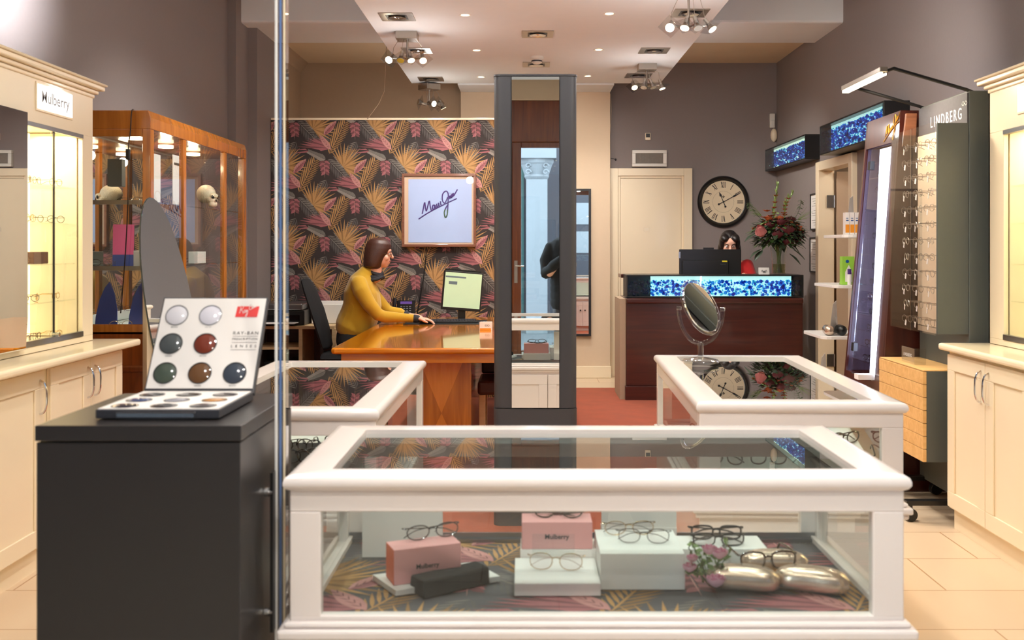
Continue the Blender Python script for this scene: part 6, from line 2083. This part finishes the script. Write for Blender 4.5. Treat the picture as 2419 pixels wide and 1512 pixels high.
# soft folds
for z, x in ((.765, -1.235), (.80, -1.22), (.84, -1.205)): mb.limb([(x - .02, WY - .10, z, .022), (x, WY, z - .006, .024), (x - .02, WY + .1, z, .022)], side=(0, 1, 0), n=10)
mb.build('jumper', 'mustard', t, remesh=.008)
for w_ in (wr, wl): MB().limb([tuple(w_ + V((-.022, 0, 0))) + (.0335,), tuple(w_ + V((.004, 0, -.003))) + (.032,)], side=(0, 1, 0), n=16).build('cuff', 'scarf', t, smooth=True)
mb = MB()
for sd in (-1, 1): mb.limb([(-1.41, WY + sd * .08, .60, .12, .12), (-1.25, WY + sd * .11, .57, .095, .09), (-.97, WY + sd * .12, .565, .075, .07), (-.94, WY + sd * .12, .50, .065, .065), (-.97, WY + sd * .12, .14, .055, .05)], side=(0, 1, 0))
mb.limb([(-1.40, WY, .66, .165, .135), (-1.40, WY, .60, .17, .14)], side=(0, 1, 0))
mb.build('trousers', 'black_fabric', t, remesh=.012)
mb = MB()
for sd in (-1, 1): mb.limb([(-.99, WY + sd * .12, .045, .045, .044), (-.82, WY + sd * .125, .032, .040, .030)], side=(0, 1, 0))
mb.build('shoes', 'black', t, smooth=True)
mb = MB()
for i in range(3):
    z = nk.z + .035 - i * .022
    mb.tube([nk + V((.052 * math.cos(a) * (1 + .16 * i) + .004 * math.sin(5 * a), .058 * math.sin(a) * (1 + .16 * i), z - nk.z + .012 * math.sin(2 * a + i))) for a in [2 * PI * j / 24 for j in range(24)]], .016, 8, closed=True)
mb.build('scarf', 'scarf', t, smooth=True)
mb = MB()
rings = []
for z, rx, ry, yc in ((.131, .008, .008, -.014), (.126, .040, .044, -.014), (.112, .066, .078, -.014), (.085, .084, .100, -.013), (.045, .093, .106, -.018), (.010, .097, .100, -.026), (-.03, .100, .090, -.038),
                      (-.075, .100, .080, -.046), (-.108, .094, .072, -.050), (-.122, .080, .060, -.050), (-.126, .05, .035, -.050)):
    rings.append([hc + Qh @ V((rx * math.cos(q), yc + ry * math.sin(q), z)) for q in [2 * PI * k / 40 for k in range(40)]])
mb.ring(rings)
mb.build('hair', 'hair_brown', t, remesh=.005)

# ---- receptionist behind the counter, head bent down, red jumper
t = thing('person', 'dark haired woman in a red jumper looking down behind the reception counter', 'person', (2.02, 9.62, 0), world=True)
hc = V((X(1722, 9.6), 9.58, Z(577, 9.6)))
mb = MB()
Qh = head_geo(mb, hc, (-.10, -1, -.35), (0, 0, 1))
mb.limb([tuple(hc + V((0, .03, -.08))) + (.052,), (hc.x + .01, 9.68, 1.24, .058)], side=(1, 0, 0))
mb.limb([(hc.x + .02, 9.68, 1.20, .16, .08), (hc.x + .02, 9.70, 1.0, .15, .10), (hc.x + .02, 9.72, .78, .16, .12)], side=(1, 0, 0))
mb.limb([(hc.x - .24, 9.52, 1.0, .035), (hc.x - .10, 9.42, 1.10, .026)], side=(0, 0, 1))
mb.limb([(hc.x + .24, 9.52, 1.0, .035), (hc.x + .10, 9.42, 1.10, .026)], side=(0, 0, 1))
hand_geo(mb, (hc.x - .10, 9.42, 1.10), (.6, -.3, -.1), (0, 0, -1), 1, .4, 1)
hand_geo(mb, (hc.x + .10, 9.42, 1.10), (-.6, -.3, -.1), (0, 0, -1), 1, .4, -1)
for sd in (-1, 1): mb.limb([(hc.x + sd * .1, 9.72, .75, .08), (hc.x + sd * .11, 9.70, .42, .058), (hc.x + sd * .11, 9.72, .10, .04)], side=(1, 0, 0))
mb.build('body', 'skin', t, remesh=.0045)
face_parts(t, hc, Qh, 1, None, 'hair_dark')
mb = MB()
mb.limb([(hc.x + .02, 9.68, 1.245, .10, .06), (hc.x + .02, 9.68, 1.20, .185, .085), (hc.x + .02, 9.69, 1.05, .175, .11), (hc.x + .02, 9.71, .80, .17, .125)], side=(1, 0, 0), n=20)
for sd in (-1, 1): mb.limb([(hc.x + .02 + sd * .165, 9.67, 1.195, .066), (hc.x + .02 + sd * .20, 9.62, 1.08, .056), (hc.x + sd * .235, 9.54, 1.00, .048), (hc.x + sd * .12, 9.44, 1.09, .036)], side=(0, 1, 0), n=16)
mb.build('jumper', 'red_knit', t, remesh=.008)
mb = MB()
for sd in (-1, 1): mb.limb([(hc.x + sd * .1, 9.72, .78, .10), (hc.x + sd * .11, 9.70, .42, .072), (hc.x + sd * .11, 9.72, .09, .055)], side=(1, 0, 0))
mb.build('trousers', 'black_fabric', t, remesh=.012)
mb = MB()
for sd in (-1, 1): mb.limb([(hc.x + sd * .11, 9.74, .045, .044), (hc.x + sd * .12, 9.55, .03, .038, .028)], side=(1, 0, 0))
mb.build('shoes', 'black', t, smooth=True)
mb = MB()
E = lambda o, a, b, d: mb.ell(hc + Qh @ V(o), a, b, d, 24, 16, rot=Qh)
E((0, -.030, .038), .088, .098, .094)
E((0, -.065, -.03), .085, .065, .10)
for sd in (-1, 1):
    E((sd * .050, .030, .072), .042, .062, .038)
    E((sd * .075, .012, .015), .026, .055, .066)
    E((sd * .086, .004, -.05), .024, .044, .070)
    E((sd * .088, -.01, -.11), .020, .036, .055)
mb.build('hair', 'hair_dark', t, remesh=.005)
for sd in (-1, 1): MB().ell(hc + Qh @ V((sd * .088, .035, -.03)), .004, .004, .004).build('earring', 'white', t, smooth=True)

# ---- the photographer, seen only in the column mirror
t = thing('person', 'person in a dark quilted jacket reflected in the narrow column mirror', 'person', (.47, -.55, 0), world=True)
bx_, by_ = .47, -.55
hc = V((bx_, by_ + .02, 1.60))
mb = MB()
Qh = head_geo(mb, hc, (-.2, 1, -.1), (0, 0, 1))
mb.limb([(bx_, by_ - .02, 1.42, .05), (bx_, by_ - .02, 1.36, .16, .08), (bx_, by_, 1.0, .14, .10), (bx_, by_, .85, .16, .11)], side=(1, 0, 0))
for sd in (-1, 1): mb.limb([(bx_ + sd * .09, by_, .85, .085), (bx_ + sd * .10, by_, .48, .06), (bx_ + sd * .10, by_, .08, .04)], side=(1, 0, 0))
for sd in (-1, 1):
    hand_geo(mb, (bx_ + sd * .10, by_ + .30, 1.25), (-sd * .5, 1, .1), (0, 0, 1), 1, .6, -sd)
    mb.limb([(bx_ + sd * .22, by_ + .1, 1.1, .04), (bx_ + sd * .10, by_ + .30, 1.25, .028)], side=(0, 0, 1))
mb.build('body', 'skin', t, remesh=.005)
face_parts(t, hc, Qh, 1, None, 'hair_brown')
mb = MB()
for i in range(9):
    z = .80 + i * .07
    mb.limb([(bx_, by_, z - .02, .21, .145), (bx_, by_, z + .02, .21, .145)], side=(1, 0, 0), n=20)
mb.limb([(bx_, by_, 1.36, .18, .12), (bx_, by_, 1.43, .09, .09)], side=(1, 0, 0))
for sd in (-1, 1):
    mb.limb([(bx_ + sd * .19, by_ - .02, 1.36, .075), (bx_ + sd * .25, by_ - .02, 1.22, .072), (bx_ + sd * .25, by_ + .06, 1.10, .066), (bx_ + sd * .18, by_ + .20, 1.18, .055), (bx_ + sd * .11, by_ + .28, 1.24, .045)], side=(0, 1, 0), n=16)
mb.build('quilted_jacket', 'black_fabric', t, remesh=.010)
mb = MB()
for sd in (-1, 1): mb.limb([(bx_ + sd * .09, by_, .84, .105), (bx_ + sd * .10, by_, .48, .075), (bx_ + sd * .10, by_, .06, .055)], side=(1, 0, 0))
mb.build('trousers', 'charcoal', t, remesh=.012)
mb = MB()
for sd in (-1, 1): mb.limb([(bx_ + sd * .10, by_ - .03, .045, .044), (bx_ + sd * .11, by_ + .16, .03, .040, .028)], side=(1, 0, 0))
mb.build('shoes', 'black', t, smooth=True)
mb = MB()
E = lambda o, a, b, d: mb.ell(hc + Qh @ V(o), a, b, d, 20, 14, rot=Qh)
E((0, -.025, .035), .088, .104, .094)
E((0, -.06, -.06), .09, .07, .12)
for sd in (-1, 1): E((sd * .075, -.0, -.06), .026, .05, .12)
mb.build('hair', 'hair_brown', t, remesh=.006)
